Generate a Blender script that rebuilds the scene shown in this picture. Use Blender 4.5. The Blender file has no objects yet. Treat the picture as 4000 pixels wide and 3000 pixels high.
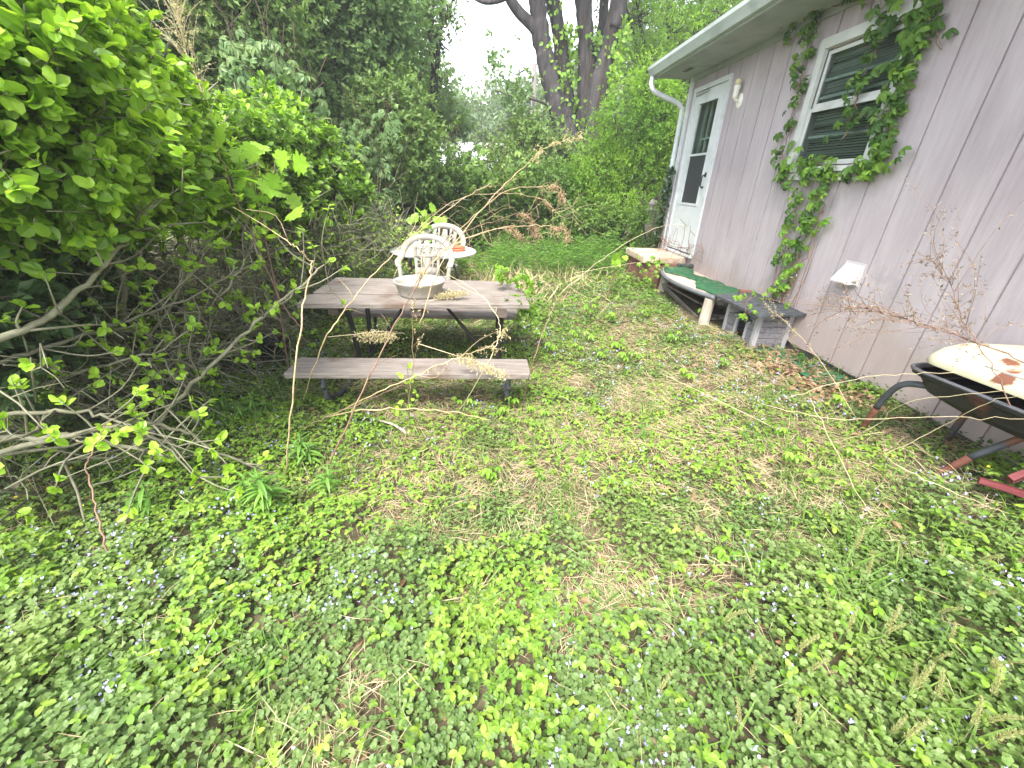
import bpy, bmesh, math, random
import numpy as np
from mathutils import Matrix, Vector

SC = bpy.context.scene
COL = SC.collection
rng = np.random.default_rng(7)
random.seed(7)

# ------------------------------------------------------------------ camera
H = 1.34                                   # camera height above the bottom edge of the siding (z = 0)
FPX = 1597.0
def _n(v):
    v = np.asarray(v, float); return v / np.linalg.norm(v)
_down = _n((1875 - 2000, 4708 - 1500, FPX))
_y = np.array((1909 - 2000, 701 - 1500, FPX)); _y = _n(_y - _down * (_y @ _down))
_z = -_down; _x = np.cross(_y, _z)
RW = np.stack([_x, _y, _z])                # camera (right, down, forward) -> world
cam = bpy.data.cameras.new('camera'); co = bpy.data.objects.new('camera', cam); COL.objects.link(co)
cam.sensor_width = 36.0; cam.lens = 36.0 * FPX / 4000.0; cam.clip_start = 0.05; cam.clip_end = 3000
M = Matrix.Identity(4)
for i in range(3):
    M[i][0] = RW[i, 0]; M[i][1] = -RW[i, 1]; M[i][2] = -RW[i, 2]
M[2][3] = H
co.matrix_world = M
SC.camera = co

# ------------------------------------------------------------------ light
SUN_EL, SUN_AZ = math.radians(58), math.radians(205)     # azimuth from +Y, clockwise
w = bpy.data.worlds.new('World'); SC.world = w; w.use_nodes = True
nt = w.node_tree; nt.nodes.clear()
sky = nt.nodes.new('ShaderNodeTexSky'); sky.sky_type = 'NISHITA'; sky.sun_disc = False
sky.sun_elevation = SUN_EL; sky.sun_rotation = SUN_AZ; sky.dust_density = 1.0; sky.air_density = 1.0
bw = nt.nodes.new('ShaderNodeRGBToBW'); mx = nt.nodes.new('ShaderNodeMix'); mx.data_type = 'RGBA'
mx.inputs[0].default_value = 0.82                         # cloud cover takes the blue out of the sky
bg = nt.nodes.new('ShaderNodeBackground'); bg.inputs[1].default_value = 0.15
out = nt.nodes.new('ShaderNodeOutputWorld')
L = nt.links
L.new(sky.outputs[0], bw.inputs[0]); L.new(sky.outputs[0], mx.inputs[6]); L.new(bw.outputs[0], mx.inputs[7])
L.new(mx.outputs[2], bg.inputs[0]); L.new(bg.outputs[0], out.inputs[0])
sl = bpy.data.lights.new('sun', 'SUN'); sl.energy = 1.5; sl.angle = math.radians(22); sl.color = (1.0, 0.95, 0.86)
so = bpy.data.objects.new('sun', sl); COL.objects.link(so)
sd = Vector((math.sin(SUN_AZ) * math.cos(SUN_EL), math.cos(SUN_AZ) * math.cos(SUN_EL), math.sin(SUN_EL)))
so.rotation_euler = sd.to_track_quat('Z', 'Y').to_euler()
SC.view_settings.view_transform = 'Standard'; SC.view_settings.look = 'None'
SC.view_settings.exposure = 2.75; SC.view_settings.gamma = 1.0

# ------------------------------------------------------------------ where things stand
def ray(vx, vy):
    k = 4000.0 / 2212.0
    return RW @ np.array([(vx * k - 2000) / FPX, (vy * k - 1500) / FPX, 1.0])
def at(vx, vy, Y):
    r = ray(vx, vy); return np.array([0, 0, H]) + r * (Y / r[1])
def atz(vx, vy, z):
    r = ray(vx, vy); return np.array([0, 0, H]) + r * ((z - H) / r[2])
def atx(vx, vy, x):
    r = ray(vx, vy); return np.array([0, 0, H]) + r * (x / r[0])
_lat = np.random.default_rng(3).random((64, 64))
def vn(x, y, s=1.0, o=0):
    x = np.asarray(x, float) / s + 17.3 + o * 5.7; y = np.asarray(y, float) / s + 31.9 + o * 9.1
    xi = np.floor(x).astype(int); yi = np.floor(y).astype(int); fx = x - xi; fy = y - yi
    fx = fx * fx * (3 - 2 * fx); fy = fy * fy * (3 - 2 * fy)
    l = lambda a, b: _lat[a % 64, b % 64]
    return (l(xi, yi) * (1 - fx) + l(xi + 1, yi) * fx) * (1 - fy) + (l(xi, yi + 1) * (1 - fx) + l(xi + 1, yi + 1) * fx) * fy
def sstep(a, b, x):
    t = np.clip((np.asarray(x, float) - a) / (b - a), 0, 1); return t * t * (3 - 2 * t)
def g(x, y):
    x = np.asarray(x, float); y = np.asarray(y, float)
    sx = sstep(.5, 2.7, x); return -.36 + .29 * sx + .18 * sstep(4.3, 5.6, y) * (1 - sx) + .07 * (vn(x, y, 1.1) - .5) + .03 * (vn(x, y, .35, 2) - .5)
def gnd(vx, vy, lift=0.0):
    p = atz(vx, vy, -.3)
    for _ in range(6): p = atz(vx, vy, float(g(p[0], p[1])) + lift)
    return p

# ------------------------------------------------------------------ mesh builder
BASE = {}
def nrm(a):
    return a / np.maximum(np.linalg.norm(a, axis=-1, keepdims=True), 1e-9)
class MB:
    def __init__(s): s.v = []; s.f = []; s.n = 0
    def add(s, v, f):
        v = np.asarray(v, float).reshape(-1, 3)
        if len(v) == 0: return
        if isinstance(f, np.ndarray): f = [f]
        for q in f: s.f.append(np.asarray(q, np.int64) + s.n)
        s.v.append(v); s.n += len(v)
    def poly(s, v, faces):
        for q in faces: s.f.append(np.asarray([q], np.int64) + s.n)
        s.v.append(np.asarray(v, float)); s.n += len(v)
    def build(s, name, mat, parent=None, smooth=False, loc=None):
        V = np.concatenate(s.v) if s.v else np.zeros((0, 3))
        base = np.zeros(3)
        if parent is not None: base = BASE[parent.name]
        elif loc is not None: base = np.asarray(loc, float)
        me = bpy.data.meshes.new(name)
        tot = np.concatenate([np.full(len(q), q.shape[1]) for q in s.f]); idx = np.concatenate([q.ravel() for q in s.f])
        me.vertices.add(len(V)); me.vertices.foreach_set('co', (V - base).ravel())
        me.loops.add(len(idx)); me.loops.foreach_set('vertex_index', idx.astype(np.int32))
        me.polygons.add(len(tot))
        st = np.concatenate([[0], np.cumsum(tot)[:-1]]).astype(np.int32)
        me.polygons.foreach_set('loop_start', st); me.polygons.foreach_set('loop_total', tot.astype(np.int32))
        me.polygons.foreach_set('use_smooth', np.full(len(tot), bool(smooth)))
        me.update(calc_edges=True); me.materials.append(mat)
        o = bpy.data.objects.new(name, me); COL.objects.link(o)
        if parent is not None: o.parent = parent
        elif loc is not None: o.location = base
        BASE[o.name] = base
        return o
    # --- shapes
    def box(s, lo, hi, Rm=None, c=None, bev=0.0):
        lo = np.asarray(lo, float); hi = np.asarray(hi, float)
        if bev <= 0:
            v = np.array([[(lo, hi)[i][0], (lo, hi)[j][1], (lo, hi)[k][2]] for i in (0, 1) for j in (0, 1) for k in (0, 1)])
            f = np.array([[0, 1, 3, 2], [4, 6, 7, 5], [0, 4, 5, 1], [2, 3, 7, 6], [0, 2, 6, 4], [1, 5, 7, 3]])
        else:
            bm = bmesh.new(); bmesh.ops.create_cube(bm, size=1.0)
            for q in bm.verts: q.co = Vector((lo + hi) / 2 + np.array(q.co) * (hi - lo))
            bmesh.ops.bevel(bm, geom=bm.edges[:] + bm.verts[:], offset=bev, segments=2, profile=.6, affect='EDGES')
            v = np.array([q.co[:] for q in bm.verts]); bm.verts.index_update()
            fs = [[q.index for q in p.verts] for p in bm.faces]; bm.free()
            if Rm is not None: v = (v - c) @ Rm.T + c
            s.poly(v, fs); return
        if Rm is not None: v = (v - c) @ Rm.T + c
        s.add(v, f)
    def plank(s, a, b, w_, t, up=(0, 0, 1), bev=.004, rag=0.0):
        """board from a to b (centre line), width w_, thickness t, worn edges"""
        a = np.asarray(a, float); b = np.asarray(b, float); d = b - a; Ln = np.linalg.norm(d); d /= Ln
        up = np.asarray(up, float); sx = _n(np.cross(d, up)); up = np.cross(sx, d)
        n = max(2, int(Ln / .06)) if rag > 0 else 2
        t2 = t / 2; w2 = w_ / 2; e = bev
        prof = np.array([[-w2 + e, -t2], [w2 - e, -t2], [w2, -t2 + e], [w2, t2 - e], [w2 - e, t2], [-w2 + e, t2], [-w2, t2 - e], [-w2, -t2 + e]])
        us = np.linspace(0, 1, n); V = []
        for i, u in enumerate(us):
            p = prof.copy()
            if rag > 0: p = p + rng.normal(0, rag, p.shape) * np.array([.5, .5])
            V.append(a + d * u * Ln + p[:, :1] * sx + p[:, 1:] * up)
        V = np.concatenate(V); F = []
        for i in range(n - 1):
            for k in range(8): F.append([i * 8 + k, i * 8 + (k + 1) % 8, (i + 1) * 8 + (k + 1) % 8, (i + 1) * 8 + k])
        s.add(V, np.array(F)); m = s.n - len(V)
        s.f.append(np.array([list(range(7, -1, -1))]) + m); s.f.append(np.array([list(range((n - 1) * 8, n * 8))]) + m)
    def tubes(s, P, R, k=5):
        """P (n,m,3) polylines, R (n,m) radii"""
        P = np.asarray(P, float); R = np.asarray(R, float); n, m, _ = P.shape
        T = np.empty_like(P); T[:, 1:-1] = P[:, 2:] - P[:, :-2]; T[:, 0] = P[:, 1] - P[:, 0]; T[:, -1] = P[:, -1] - P[:, -2]
        T = nrm(T)
        md = nrm(P[:, -1] - P[:, 0] + 1e-6); ref = np.where(np.abs(md[:, 2:3]) > .8, [[1., 0, 0]], [[0, 0, 1.]])[:, None, :]
        A = nrm(np.cross(T, np.broadcast_to(ref, T.shape))); B = np.cross(T, A)
        th = np.arange(k) * 2 * np.pi / k
        V = P[:, :, None, :] + R[:, :, None, None] * (np.cos(th)[None, None, :, None] * A[:, :, None, :] + np.sin(th)[None, None, :, None] * B[:, :, None, :])
        i = np.arange(n)[:, None, None] * m * k + np.arange(m - 1)[None, :, None] * k; j = np.arange(k)[None, None, :]; j2 = (j + 1) % k
        F = np.stack([i + j, i + j2, i + k + j2, i + k + j], -1).reshape(-1, 4)
        cap = (np.arange(n)[:, None] * m * k + np.arange(k)[None, ::-1]); cap2 = (np.arange(n)[:, None] * m * k + (m - 1) * k + np.arange(k)[None, :])
        s.add(V.reshape(-1, 3), [F, cap, cap2])
    def tube(s, pts, r, k=6, sm=0):
        P = np.asarray(pts, float)
        r = np.full(len(P), r) if np.isscalar(r) else np.asarray(r, float)
        if sm: P, r = spline(P, r, sm)
        s.tubes(P[None], r[None], k)
    def lathe(s, prof, c, k=32, ax=None):
        prof = np.asarray(prof, float); m = len(prof); th = np.arange(k) * 2 * np.pi / k
        V = np.stack([prof[:, :1] * np.cos(th), prof[:, :1] * np.sin(th), np.repeat(prof[:, 1:], k, 1)], -1)
        if ax is not None: V = V @ ax.T
        V = V + np.asarray(c, float)
        F = [[i * k + j, i * k + (j + 1) % k, (i + 1) * k + (j + 1) % k, (i + 1) * k + j] for i in range(m - 1) for j in range(k)]
        s.add(V.reshape(-1, 3), np.array(F))
    def leaves(s, tm, P, D, N, S):
        tv, tf = tm; P = np.asarray(P, float)
        if len(P) == 0: return
        S = np.broadcast_to(np.asarray(S, float), (len(P),))
        D = nrm(D); B = nrm(np.cross(N, D)); N = np.cross(D, B)
        V = P[:, None, :] + S[:, None, None] * (tv[None, :, 0:1] * D[:, None] + tv[None, :, 1:2] * B[:, None] + tv[None, :, 2:3] * N[:, None])
        off = (np.arange(len(P)) * len(tv))[:, None, None]
        s.add(V.reshape(-1, 3), [(off + q[None]).reshape(-1, q.shape[1]) for q in tf])
def spline(P, r, sub):
    P = np.asarray(P, float); n = len(P); Q = np.vstack([2 * P[0] - P[1], P, 2 * P[-1] - P[-2]]); o = []; rr = []
    for i in range(n - 1):
        p0, p1, p2, p3 = Q[i], Q[i + 1], Q[i + 2], Q[i + 3]
        for t in np.arange(sub) / sub:
            o.append(.5 * ((2 * p1) + (p2 - p0) * t + (2 * p0 - 5 * p1 + 4 * p2 - p3) * t * t + (3 * p1 - p0 - 3 * p2 + p3) * t ** 3)); rr.append(r[i] * (1 - t) + r[i + 1] * t)
    o.append(P[-1]); rr.append(r[-1]); return np.array(o), np.array(rr)
def unit(n): return nrm(rng.normal(size=(n, 3)))
def rotz(a):
    c, s = math.cos(a), math.sin(a); return np.array([[c, -s, 0], [s, c, 0], [0, 0, 1.]])

# ------------------------------------------------------------------ leaf shapes: x along, y across, z up
def T_low(w=.28, fold=.08, droop=.08):
    return (np.array([[0, 0, 0], [.45, w, fold], [1, 0, -droop], [.45, -w, fold]]), [np.array([[0, 2, 1], [0, 3, 2]])])
def T_oval(w=.3, fold=.07, droop=.12, blunt=.6):
    v = [[0, 0, 0], [.35, 0, -.01], [.7, 0, -.03 - droop * .4], [1, 0, -droop]]
    for sg in (1, -1): v += [[.16, sg * w * .62, fold * .6], [.47, sg * w, fold], [.8, sg * w * blunt, fold * .4 - droop * .5]]
    f4 = np.array([[1, 2, 5, 5], ]); 
    q = [np.array([[0, 1, 4], [2, 3, 6], [0, 7, 1], [2, 9, 3]]), np.array([[1, 2, 6, 5], [1, 8, 9, 2]]), np.array([[1, 5, 4], [1, 7, 8]])]
    return (np.array(v), q)
def T_round(k=9, sc=.1):
    v = [[.42, 0, -.05]]; 
    for i in range(k):
        a = math.pi + (i + .5) * 2 * math.pi / k; r = .52 * (1 - sc * (i % 2)); v.append([.45 + r * math.cos(a) * .95, r * math.sin(a), .05 + .04 * ((i * 7) % 3 - 1)])
    v[1][0] = v[k][0] = .04
    return (np.array(v), [np.array([[0, 1 + i, 2 + i] for i in range(k - 1)])])
def T_multi(parts):
    """parts: list of (template, angle, tilt, scale, offset) -> one connected leaf"""
    V = []; F3 = []; F4 = []; n = 0
    for (tv, tf), a, tilt, sc, off in parts:
        v = tv * sc; ct, st_ = math.cos(tilt), math.sin(tilt)
        v = np.stack([v[:, 0] * ct + v[:, 2] * st_, v[:, 1], -v[:, 0] * st_ + v[:, 2] * ct], -1) @ rotz(a).T + np.array(off)
        m = np.arange(len(v)); mp = m + n; 
        if n: mp[0] = 0; mp[1:] = n + m[1:] - 1; v2 = v[1:]
        else: v2 = v
        for q in tf: (F3 if q.shape[1] == 3 else F4).append(mp[q])
        V.append(v2); n += len(v2)
    o = [np.concatenate(F3)]
    if F4: o.append(np.concatenate(F4))
    return (np.concatenate(V), o)
OVAL = T_oval(); OVALB = T_oval(.34, .09, .1, .72); LOW = T_low(); LANCE_S = T_low(.16, .05, .15)
TRI = T_multi([(T_oval(.36, .06, .1, .7), a, .12, 1.0, (0, 0, 0)) for a in (0, 1.75, -1.75)])
TRILOW = T_multi([(T_low(.36, .07, .1), a, .12, 1.0, (0, 0, 0)) for a in (0, 1.75, -1.75)])
PALM = T_multi([(T_oval(.25, .06, .2, .62), a, .35 + .1 * abs(a), s_, (0, 0, 0)) for a, s_ in ((0, 1), (.95, .92), (-.95, .92), (1.9, .72), (-1.9, .72))])
PALMLOW = T_multi([(T_low(.25, .06, .2), a, .35 + .1 * abs(a), s_, (0, 0, 0)) for a, s_ in ((0, 1), (.95, .92), (-.95, .92), (1.9, .72), (-1.9, .72))])
ROUND = T_round(); ROUNDLOW = T_round(6, 0)
def T_maple():
    pr = [(.0, .0), (-.08, .18), (.02, .42), (.16, .36), (.2, .62), (.36, .5), (.42, .34), (.58, .5), (.66, .36), (.82, .3), (.78, .17), (1, 0)]
    v = [[.35, 0, -.03]] + [[x, y, .03 - .12 * x * x] for x, y in pr] + [[x, -y, .03 - .12 * x * x] for x, y in pr[-2:0:-1]]
    m = len(v) - 1
    return (np.array(v), [np.array([[0, 1 + i, 1 + (i + 1) % m] for i in range(m)])])
MAPLE = T_maple()
def T_strip(w=.06, n=4, bend=.5, fold=0.02, p=.25):
    v = []; 
    for i in range(n + 1):
        u = i / n; a = bend * u; x = math.sin(a) / bend if bend else u; z = -(1 - math.cos(a)) / bend if bend else 0
        ww = w * (min(1, u / p + .25) if u < p else (1 - ((u - p) / (1 - p)) ** 2)) 
        v += [[x, ww, z + fold], [x, 0, z], [x, -ww, z + fold]]
    F = []
    for i in range(n):
        for j in (0, 1): F.append([i * 3 + j, i * 3 + j + 1, i * 3 + 4 + j, i * 3 + 3 + j])
    return (np.array(v), [np.array(F)])
LANCE = T_strip(.075, 5, 1.1, .02, .35); BLADE = T_strip(.02, 4, .9, .004, .1); BLADE2 = T_strip(.03, 3, .5, .004, .1); STRAW = T_strip(.012, 2, .6, .003, .1)

# ------------------------------------------------------------------ materials
def new_mat(name):
    m = bpy.data.materials.new(name); m.use_nodes = True; t = m.node_tree; t.nodes.clear()
    o = t.nodes.new('ShaderNodeOutputMaterial'); return m, t, o
def ramp(t, cols, pos=None):
    r = t.nodes.new('ShaderNodeValToRGB'); e = r.color_ramp.elements
    pos = pos or [i / max(1, len(cols) - 1) for i in range(len(cols))]
    while len(e) < len(cols): e.new(.5)
    for q, c, p in zip(e, cols, pos): q.position = p; q.color = (*c, 1)
    return r
def noise(t, scale, detail=3, vec=None, rough=.55):
    n = t.nodes.new('ShaderNodeTexNoise'); n.inputs['Scale'].default_value = scale; n.inputs['Detail'].default_value = detail; n.inputs['Roughness'].default_value = rough
    if vec: t.links.new(vec, n.inputs['Vector'])
    return n
def coords(t, sc=(1, 1, 1)):
    c = t.nodes.new('ShaderNodeTexCoord'); m = t.nodes.new('ShaderNodeMapping'); m.inputs['Scale'].default_value = sc
    t.links.new(c.outputs['Object'], m.inputs[0]); return m.outputs[0]
def mixc(t, a, b, fac, mode='MIX'):
    m = t.nodes.new('ShaderNodeMix'); m.data_type = 'RGBA'; m.blend_type = mode
    for s_, v in ((0, fac), (6, a), (7, b)):
        if hasattr(v, 'is_linked') or hasattr(v, 'links'): t.links.new(v, m.inputs[s_])
        else: m.inputs[s_].default_value = v if s_ == 0 else (*v, 1)
    return m.outputs[2]
def leafmat(name, cols, trans=.38, rough=.42, alt=None, altscale=1.3, spec=.32, altamt=(.45, .65)):
    m, t, o = new_mat(name); wm = lambda c: (c[0] * 1.06, c[1] * .98, c[2] * .9) if c[1] > c[0] and c[1] > c[2] else c
    cols = [wm(c) for c in cols]; alt = wm(alt) if alt else None
    ge = t.nodes.new('ShaderNodeNewGeometry'); r = ramp(t, cols); t.links.new(ge.outputs['Random Per Island'], r.inputs[0]); c = r.outputs[0]
    if alt:
        n = noise(t, altscale, 2, ge.outputs['Position']); rr = ramp(t, [(0, 0, 0), (1, 1, 1)], list(altamt)); t.links.new(n.outputs[0], rr.inputs[0])
        c = mixc(t, c, alt, rr.outputs[0])
    p = t.nodes.new('ShaderNodeBsdfPrincipled'); p.inputs['Roughness'].default_value = rough; p.inputs['Specular IOR Level'].default_value = spec
    t.links.new(c, p.inputs['Base Color'])
    tr = t.nodes.new('ShaderNodeBsdfTranslucent'); hs = mixc(t, c, (1.0, 1.0, .55), 1.0, 'MULTIPLY'); hv = t.nodes.new('ShaderNodeHueSaturation'); hv.inputs['Value'].default_value = 1.4
    t.links.new(hs, hv.inputs['Color']); t.links.new(hv.outputs[0], tr.inputs[0])
    mi = t.nodes.new('ShaderNodeMixShader'); mi.inputs[0].default_value = trans
    t.links.new(p.outputs[0], mi.inputs[1]); t.links.new(tr.outputs[0], mi.inputs[2]); t.links.new(mi.outputs[0], o.inputs[0])
    return m
def surf(name, cols, scale=6, stretch=(1, 1, 1), rough=.8, bump=.3, bscale=None, spot=None, spotscale=3, spotamt=(.55, .62), island=0, metal=0, detail=5, spec=.3, bdist=.004):
    m, t, o = new_mat(name); cv = coords(t, stretch)
    n = noise(t, scale, detail, cv, .62); r = ramp(t, cols, [.28 + .44 * i / max(1, len(cols) - 1) for i in range(len(cols))]); t.links.new(n.outputs[0], r.inputs[0]); c = r.outputs[0]
    if spot:
        n2 = noise(t, spotscale, 4, coords(t)); r2 = ramp(t, [(0, 0, 0), (1, 1, 1)], list(spotamt)); t.links.new(n2.outputs[0], r2.inputs[0]); c = mixc(t, c, spot, r2.outputs[0])
    if island:
        ge = t.nodes.new('ShaderNodeNewGeometry'); r3 = ramp(t, [(1 - island,) * 3, (1, 1, 1)]); t.links.new(ge.outputs['Random Per Island'], r3.inputs[0]); c = mixc(t, c, r3.outputs[0], 1.0, 'MULTIPLY')
    p = t.nodes.new('ShaderNodeBsdfPrincipled'); p.inputs['Roughness'].default_value = rough; p.inputs['Metallic'].default_value = metal; p.inputs['Specular IOR Level'].default_value = spec
    t.links.new(c, p.inputs['Base Color'])
    if bump:
        nb = noise(t, bscale or scale * 2, 5, cv, .65); b = t.nodes.new('ShaderNodeBump'); b.inputs['Strength'].default_value = bump; b.inputs['Distance'].default_value = bdist
        t.links.new(nb.outputs[0], b.inputs['Height']); t.links.new(b.outputs[0], p.inputs['Normal'])
    t.links.new(p.outputs[0], o.inputs[0]); return m
MT = {}
def mats():
    G = MT
    G['charlie'] = leafmat('charlie_leaf', [(.10, .185, .06), (.13, .225, .075), (.175, .275, .10), (.115, .21, .06)], .34, .45, (.18, .28, .08), 1.6)
    G['straw_leaf'] = leafmat('strawberry_leaf', [(.13, .27, .04), (.18, .33, .05), (.22, .38, .06), (.27, .40, .07)], .38, .42)
    G['shade_ground'] = leafmat('shade_painted_leaf', [(.035, .085, .02), (.06, .12, .03), (.09, .16, .04)], .3, .45)  # leaf colour darkened for the shade under table, hedge and wall
    G['flower'] = leafmat('flower_petal', [(.36, .34, .78), (.46, .44, .85), (.56, .53, .88)], .3, .6)
    G['yellowflower'] = leafmat('yellow_petal', [(.75, .60, .03), (.8, .7, .05)], .3, .6)
    G['straw'] = leafmat('dry_straw', [(.38, .30, .17), (.48, .39, .24), (.58, .49, .32), (.30, .22, .13)], .15, .7)
    G['litter'] = leafmat('dry_leaf', [(.22, .13, .07), (.30, .19, .11), (.15, .09, .05), (.38, .28, .19)], .12, .7)
    G['grass'] = leafmat('grass_blade', [(.07, .17, .03), (.11, .23, .04), (.16, .28, .06)], .3, .45)
    G['seed'] = leafmat('seed_head', [(.30, .34, .14), (.40, .42, .20), (.46, .45, .26)], .35, .6)
    G['euon'] = leafmat('evergreen_leaf', [(.13, .27, .025), (.18, .35, .035), (.25, .44, .05), (.32, .52, .07)], .42, .34, (.12, .25, .03), 1.9)
    G['euon2'] = leafmat('shrub_leaf', [(.09, .20, .03), (.13, .26, .04), (.17, .33, .05), (.23, .40, .065)], .38, .34, (.13, .26, .045), 1.6)
    G['bright'] = leafmat('young_leaf', [(.28, .50, .05), (.36, .60, .07), (.22, .42, .04)], .42, .36)
    G['treeA'] = leafmat('tree_leaf', [(.10, .20, .06), (.15, .255, .085), (.20, .32, .11)], .42, .42, (.17, .28, .08), .8)
    G['treeB'] = leafmat('tree_leaf_cool', [(.10, .20, .08), (.15, .26, .105), (.20, .31, .13)], .42, .4, (.14, .25, .10), .6)
    G['treeD'] = leafmat('dark_leaf', [(.05, .11, .045), (.075, .14, .06), (.105, .18, .075)], .34, .42)  # own tone of the dark trees; stands for shade inside the hedge
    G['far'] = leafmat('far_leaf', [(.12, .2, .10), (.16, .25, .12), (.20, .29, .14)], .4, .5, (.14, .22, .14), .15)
    G['lime'] = leafmat('lime_leaf', [(.13, .28, .03), (.19, .36, .04), (.26, .44, .06)], .42, .42, (.11, .24, .035), .9)
    G['thick'] = leafmat('thicket_leaf', [(.07, .15, .035), (.11, .21, .045), (.15, .27, .055), (.2, .32, .07)], .36, .42, (.10, .2, .045), .9)
    G['creeper'] = leafmat('creeper_leaf', [(.035, .10, .018), (.055, .14, .025), (.09, .2, .03), (.13, .26, .04)], .32, .36)
    G['creeperL'] = leafmat('creeper_young', [(.12, .27, .03), (.17, .34, .04), (.22, .40, .05)], .38, .38)
    G['ivy'] = leafmat('ivy_leaf', [(.015, .04, .016), (.03, .07, .025)], .2, .35)
    G['lance'] = leafmat('lance_leaf', [(.10, .24, .05), (.14, .30, .06), (.19, .37, .07)], .36, .42)
    G['maple'] = leafmat('maple_leaf', [(.23, .45, .05), (.30, .53, .07)], .45, .42)
    G['stem'] = surf('green_stem', [(.10, .15, .05), (.16, .2, .08)], 20, bump=0)
    G['twig'] = surf('grey_twig', [(.16, .15, .10), (.26, .25, .17), (.34, .33, .23)], 14, island=.5, bump=.2)
    G['twigd'] = surf('brown_twig', [(.05, .035, .022), (.10, .07, .045)], 14, island=.4, bump=.2)
    G['stalk'] = surf('dry_stalk', [(.30, .20, .11), (.44, .33, .19), (.52, .41, .26)], 18, rough=.7, bump=.2)
    G['stalkr'] = surf('dry_stalk_red', [(.12, .065, .045), (.20, .12, .085), (.28, .19, .14)], 18, rough=.7, bump=.2)
    G['stalkp'] = surf('dry_stalk_pale', [(.42, .34, .2), (.58, .49, .32)], 18, rough=.7, bump=.2)
    G['plume'] = leafmat('dry_plume', [(.28, .17, .10), (.38, .26, .16), (.46, .34, .22)], .2, .8)
    G['plumep'] = leafmat('dry_plume_pale', [(.36, .29, .15), (.46, .40, .22), (.5, .46, .26)], .2, .8)
    G['plumeg'] = leafmat('grey_seed', [(.13, .10, .08), (.22, .18, .14), (.30, .24, .19)], .15, .8)
    G['bark'] = surf('tree_bark', [(.028, .024, .025), (.055, .048, .05), (.09, .081, .082)], 3.2, (3.4, 3.4, .5), .9, 1.0, 4.0, bdist=.05)
    G['barkd'] = surf('dark_bark', [(.03, .025, .022), (.07, .058, .05)], 6, (3, 3, .6), .9, .7, bdist=.02)
    G['soil'] = surf('soil', [(.045, .035, .024), (.085, .066, .042), (.13, .105, .065)], 5, (1, 1, 1), .95, .8, 22, (.06, .075, .025), 1.1, (.42, .6), bdist=.02)
    G['wood'] = surf('weathered_wood', [(.13, .11, .095), (.215, .185, .165), (.29, .255, .23)], 7, (.7, 9, 9), .85, .5, 10, (.12, .075, .05), 2.6, (.56, .72), island=.18, bdist=.004)
    G['woodend'] = surf('plank_brace', [(.07, .055, .045), (.13, .1, .085)], 7, (1, 6, 6), .85, .4)
    G['log'] = surf('bare_log', [(.19, .16, .13), (.33, .29, .24), (.42, .38, .33)], 8, (4, 4, .6), .85, .6, 9, (.10, .075, .055), 6, (.6, .7), bdist=.01)
    G['iron'] = surf('dark_iron', [(.012, .012, .014), (.03, .03, .034)], 12, rough=.5, bump=.2, spot=(.06, .04, .03), spotscale=8, spotamt=(.62, .75))
    G['irong'] = surf('grey_iron', [(.05, .052, .06), (.09, .092, .105)], 12, rough=.5, bump=.2, spot=(.10, .06, .04), spotscale=7, spotamt=(.6, .75))
    G['plastic'] = surf('white_plastic', [(.20, .188, .155), (.30, .287, .255), (.37, .355, .325)], 5, rough=.55, bump=.1, spot=(.19, .18, .115), spotscale=6, spotamt=(.50, .68))
    G['tablewhite'] = surf('table_white', [(.55, .55, .54), (.64, .64, .63)], 6, rough=.45, bump=.08, spot=(.5, .48, .42), spotscale=5, spotamt=(.58, .75))
    G['basin'] = surf('basin_plastic', [(.30, .29, .26), (.40, .385, .35)], 6, rough=.55, bump=.12, spot=(.36, .30, .22), spotscale=5, spotamt=(.5, .7))
    G['basinin'] = surf('basin_silt', [(.36, .28, .20), (.46, .37, .29)], 8, rough=.8, bump=.2)
    G['orange'] = surf('orange_cord', [(.6, .13, .07), (.7, .19, .1)], 10, rough=.5, bump=0)
    G['pot'] = surf('black_pot', [(.014, .015, .016), (.03, .032, .034)], 8, rough=.5, bump=.1)
    G['stone'] = surf('pale_stone', [(.22, .21, .16), (.33, .31, .25)], 7, rough=.9, bump=.5, spot=(.12, .14, .06), spotscale=6)
    G['siding'] = siding()
    G['white'] = surf('white_paint', [(.52, .55, .57), (.60, .63, .65)], 5, rough=.45, bump=.05, spot=(.40, .43, .43), spotscale=4, spotamt=(.55, .8))
    G['trim'] = surf('window_trim', [(.42, .44, .42), (.56, .58, .56)], 7, rough=.5, bump=.1, spot=(.25, .27, .24), spotscale=5, spotamt=(.55, .8))
    G['soffit'] = surf('soffit_paint', [(.30, .32, .315), (.38, .40, .395)], 4, rough=.7, bump=.1, spot=(.21, .22, .2), spotscale=2.2, spotamt=(.5, .75))
    G['gutter'] = surf('gutter_paint', [(.34, .385, .36), (.44, .485, .455)], 4, (1, .4, 1), .45, .05, spot=(.24, .28, .26), spotscale=3, spotamt=(.5, .75))
    G['shingle'] = surf('roof_shingle', [(.06, .06, .06), (.13, .125, .12)], 20, rough=.9, bump=.6)
    G['block'] = surf('foundation_block', [(.10, .095, .085), (.17, .16, .145)], 8, rough=.9, bump=.5)
    G['dark'] = surf('interior_shade_paint', [(.015, .016, .017), (.03, .03, .032)], 3, bump=0)  # near-black paint stands in for the shade of closed interiors
    G['black'] = surf('black_paint', [(.01, .01, .011), (.025, .025, .027)], 8, rough=.4, bump=.05)
    G['screen'] = surf('screen_mesh', [(.028, .03, .034), (.045, .047, .052)], 200, rough=.6, bump=0)
    G['blind'] = surf('blind_slat', [(.36, .38, .38), (.48, .5, .5)], 4, rough=.5, bump=0)
    G['glass'] = glassmat()
    G['lamp'] = surf('lamp_porcelain', [(.68, .66, .6), (.78, .77, .72)], 6, rough=.35, bump=0)
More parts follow.
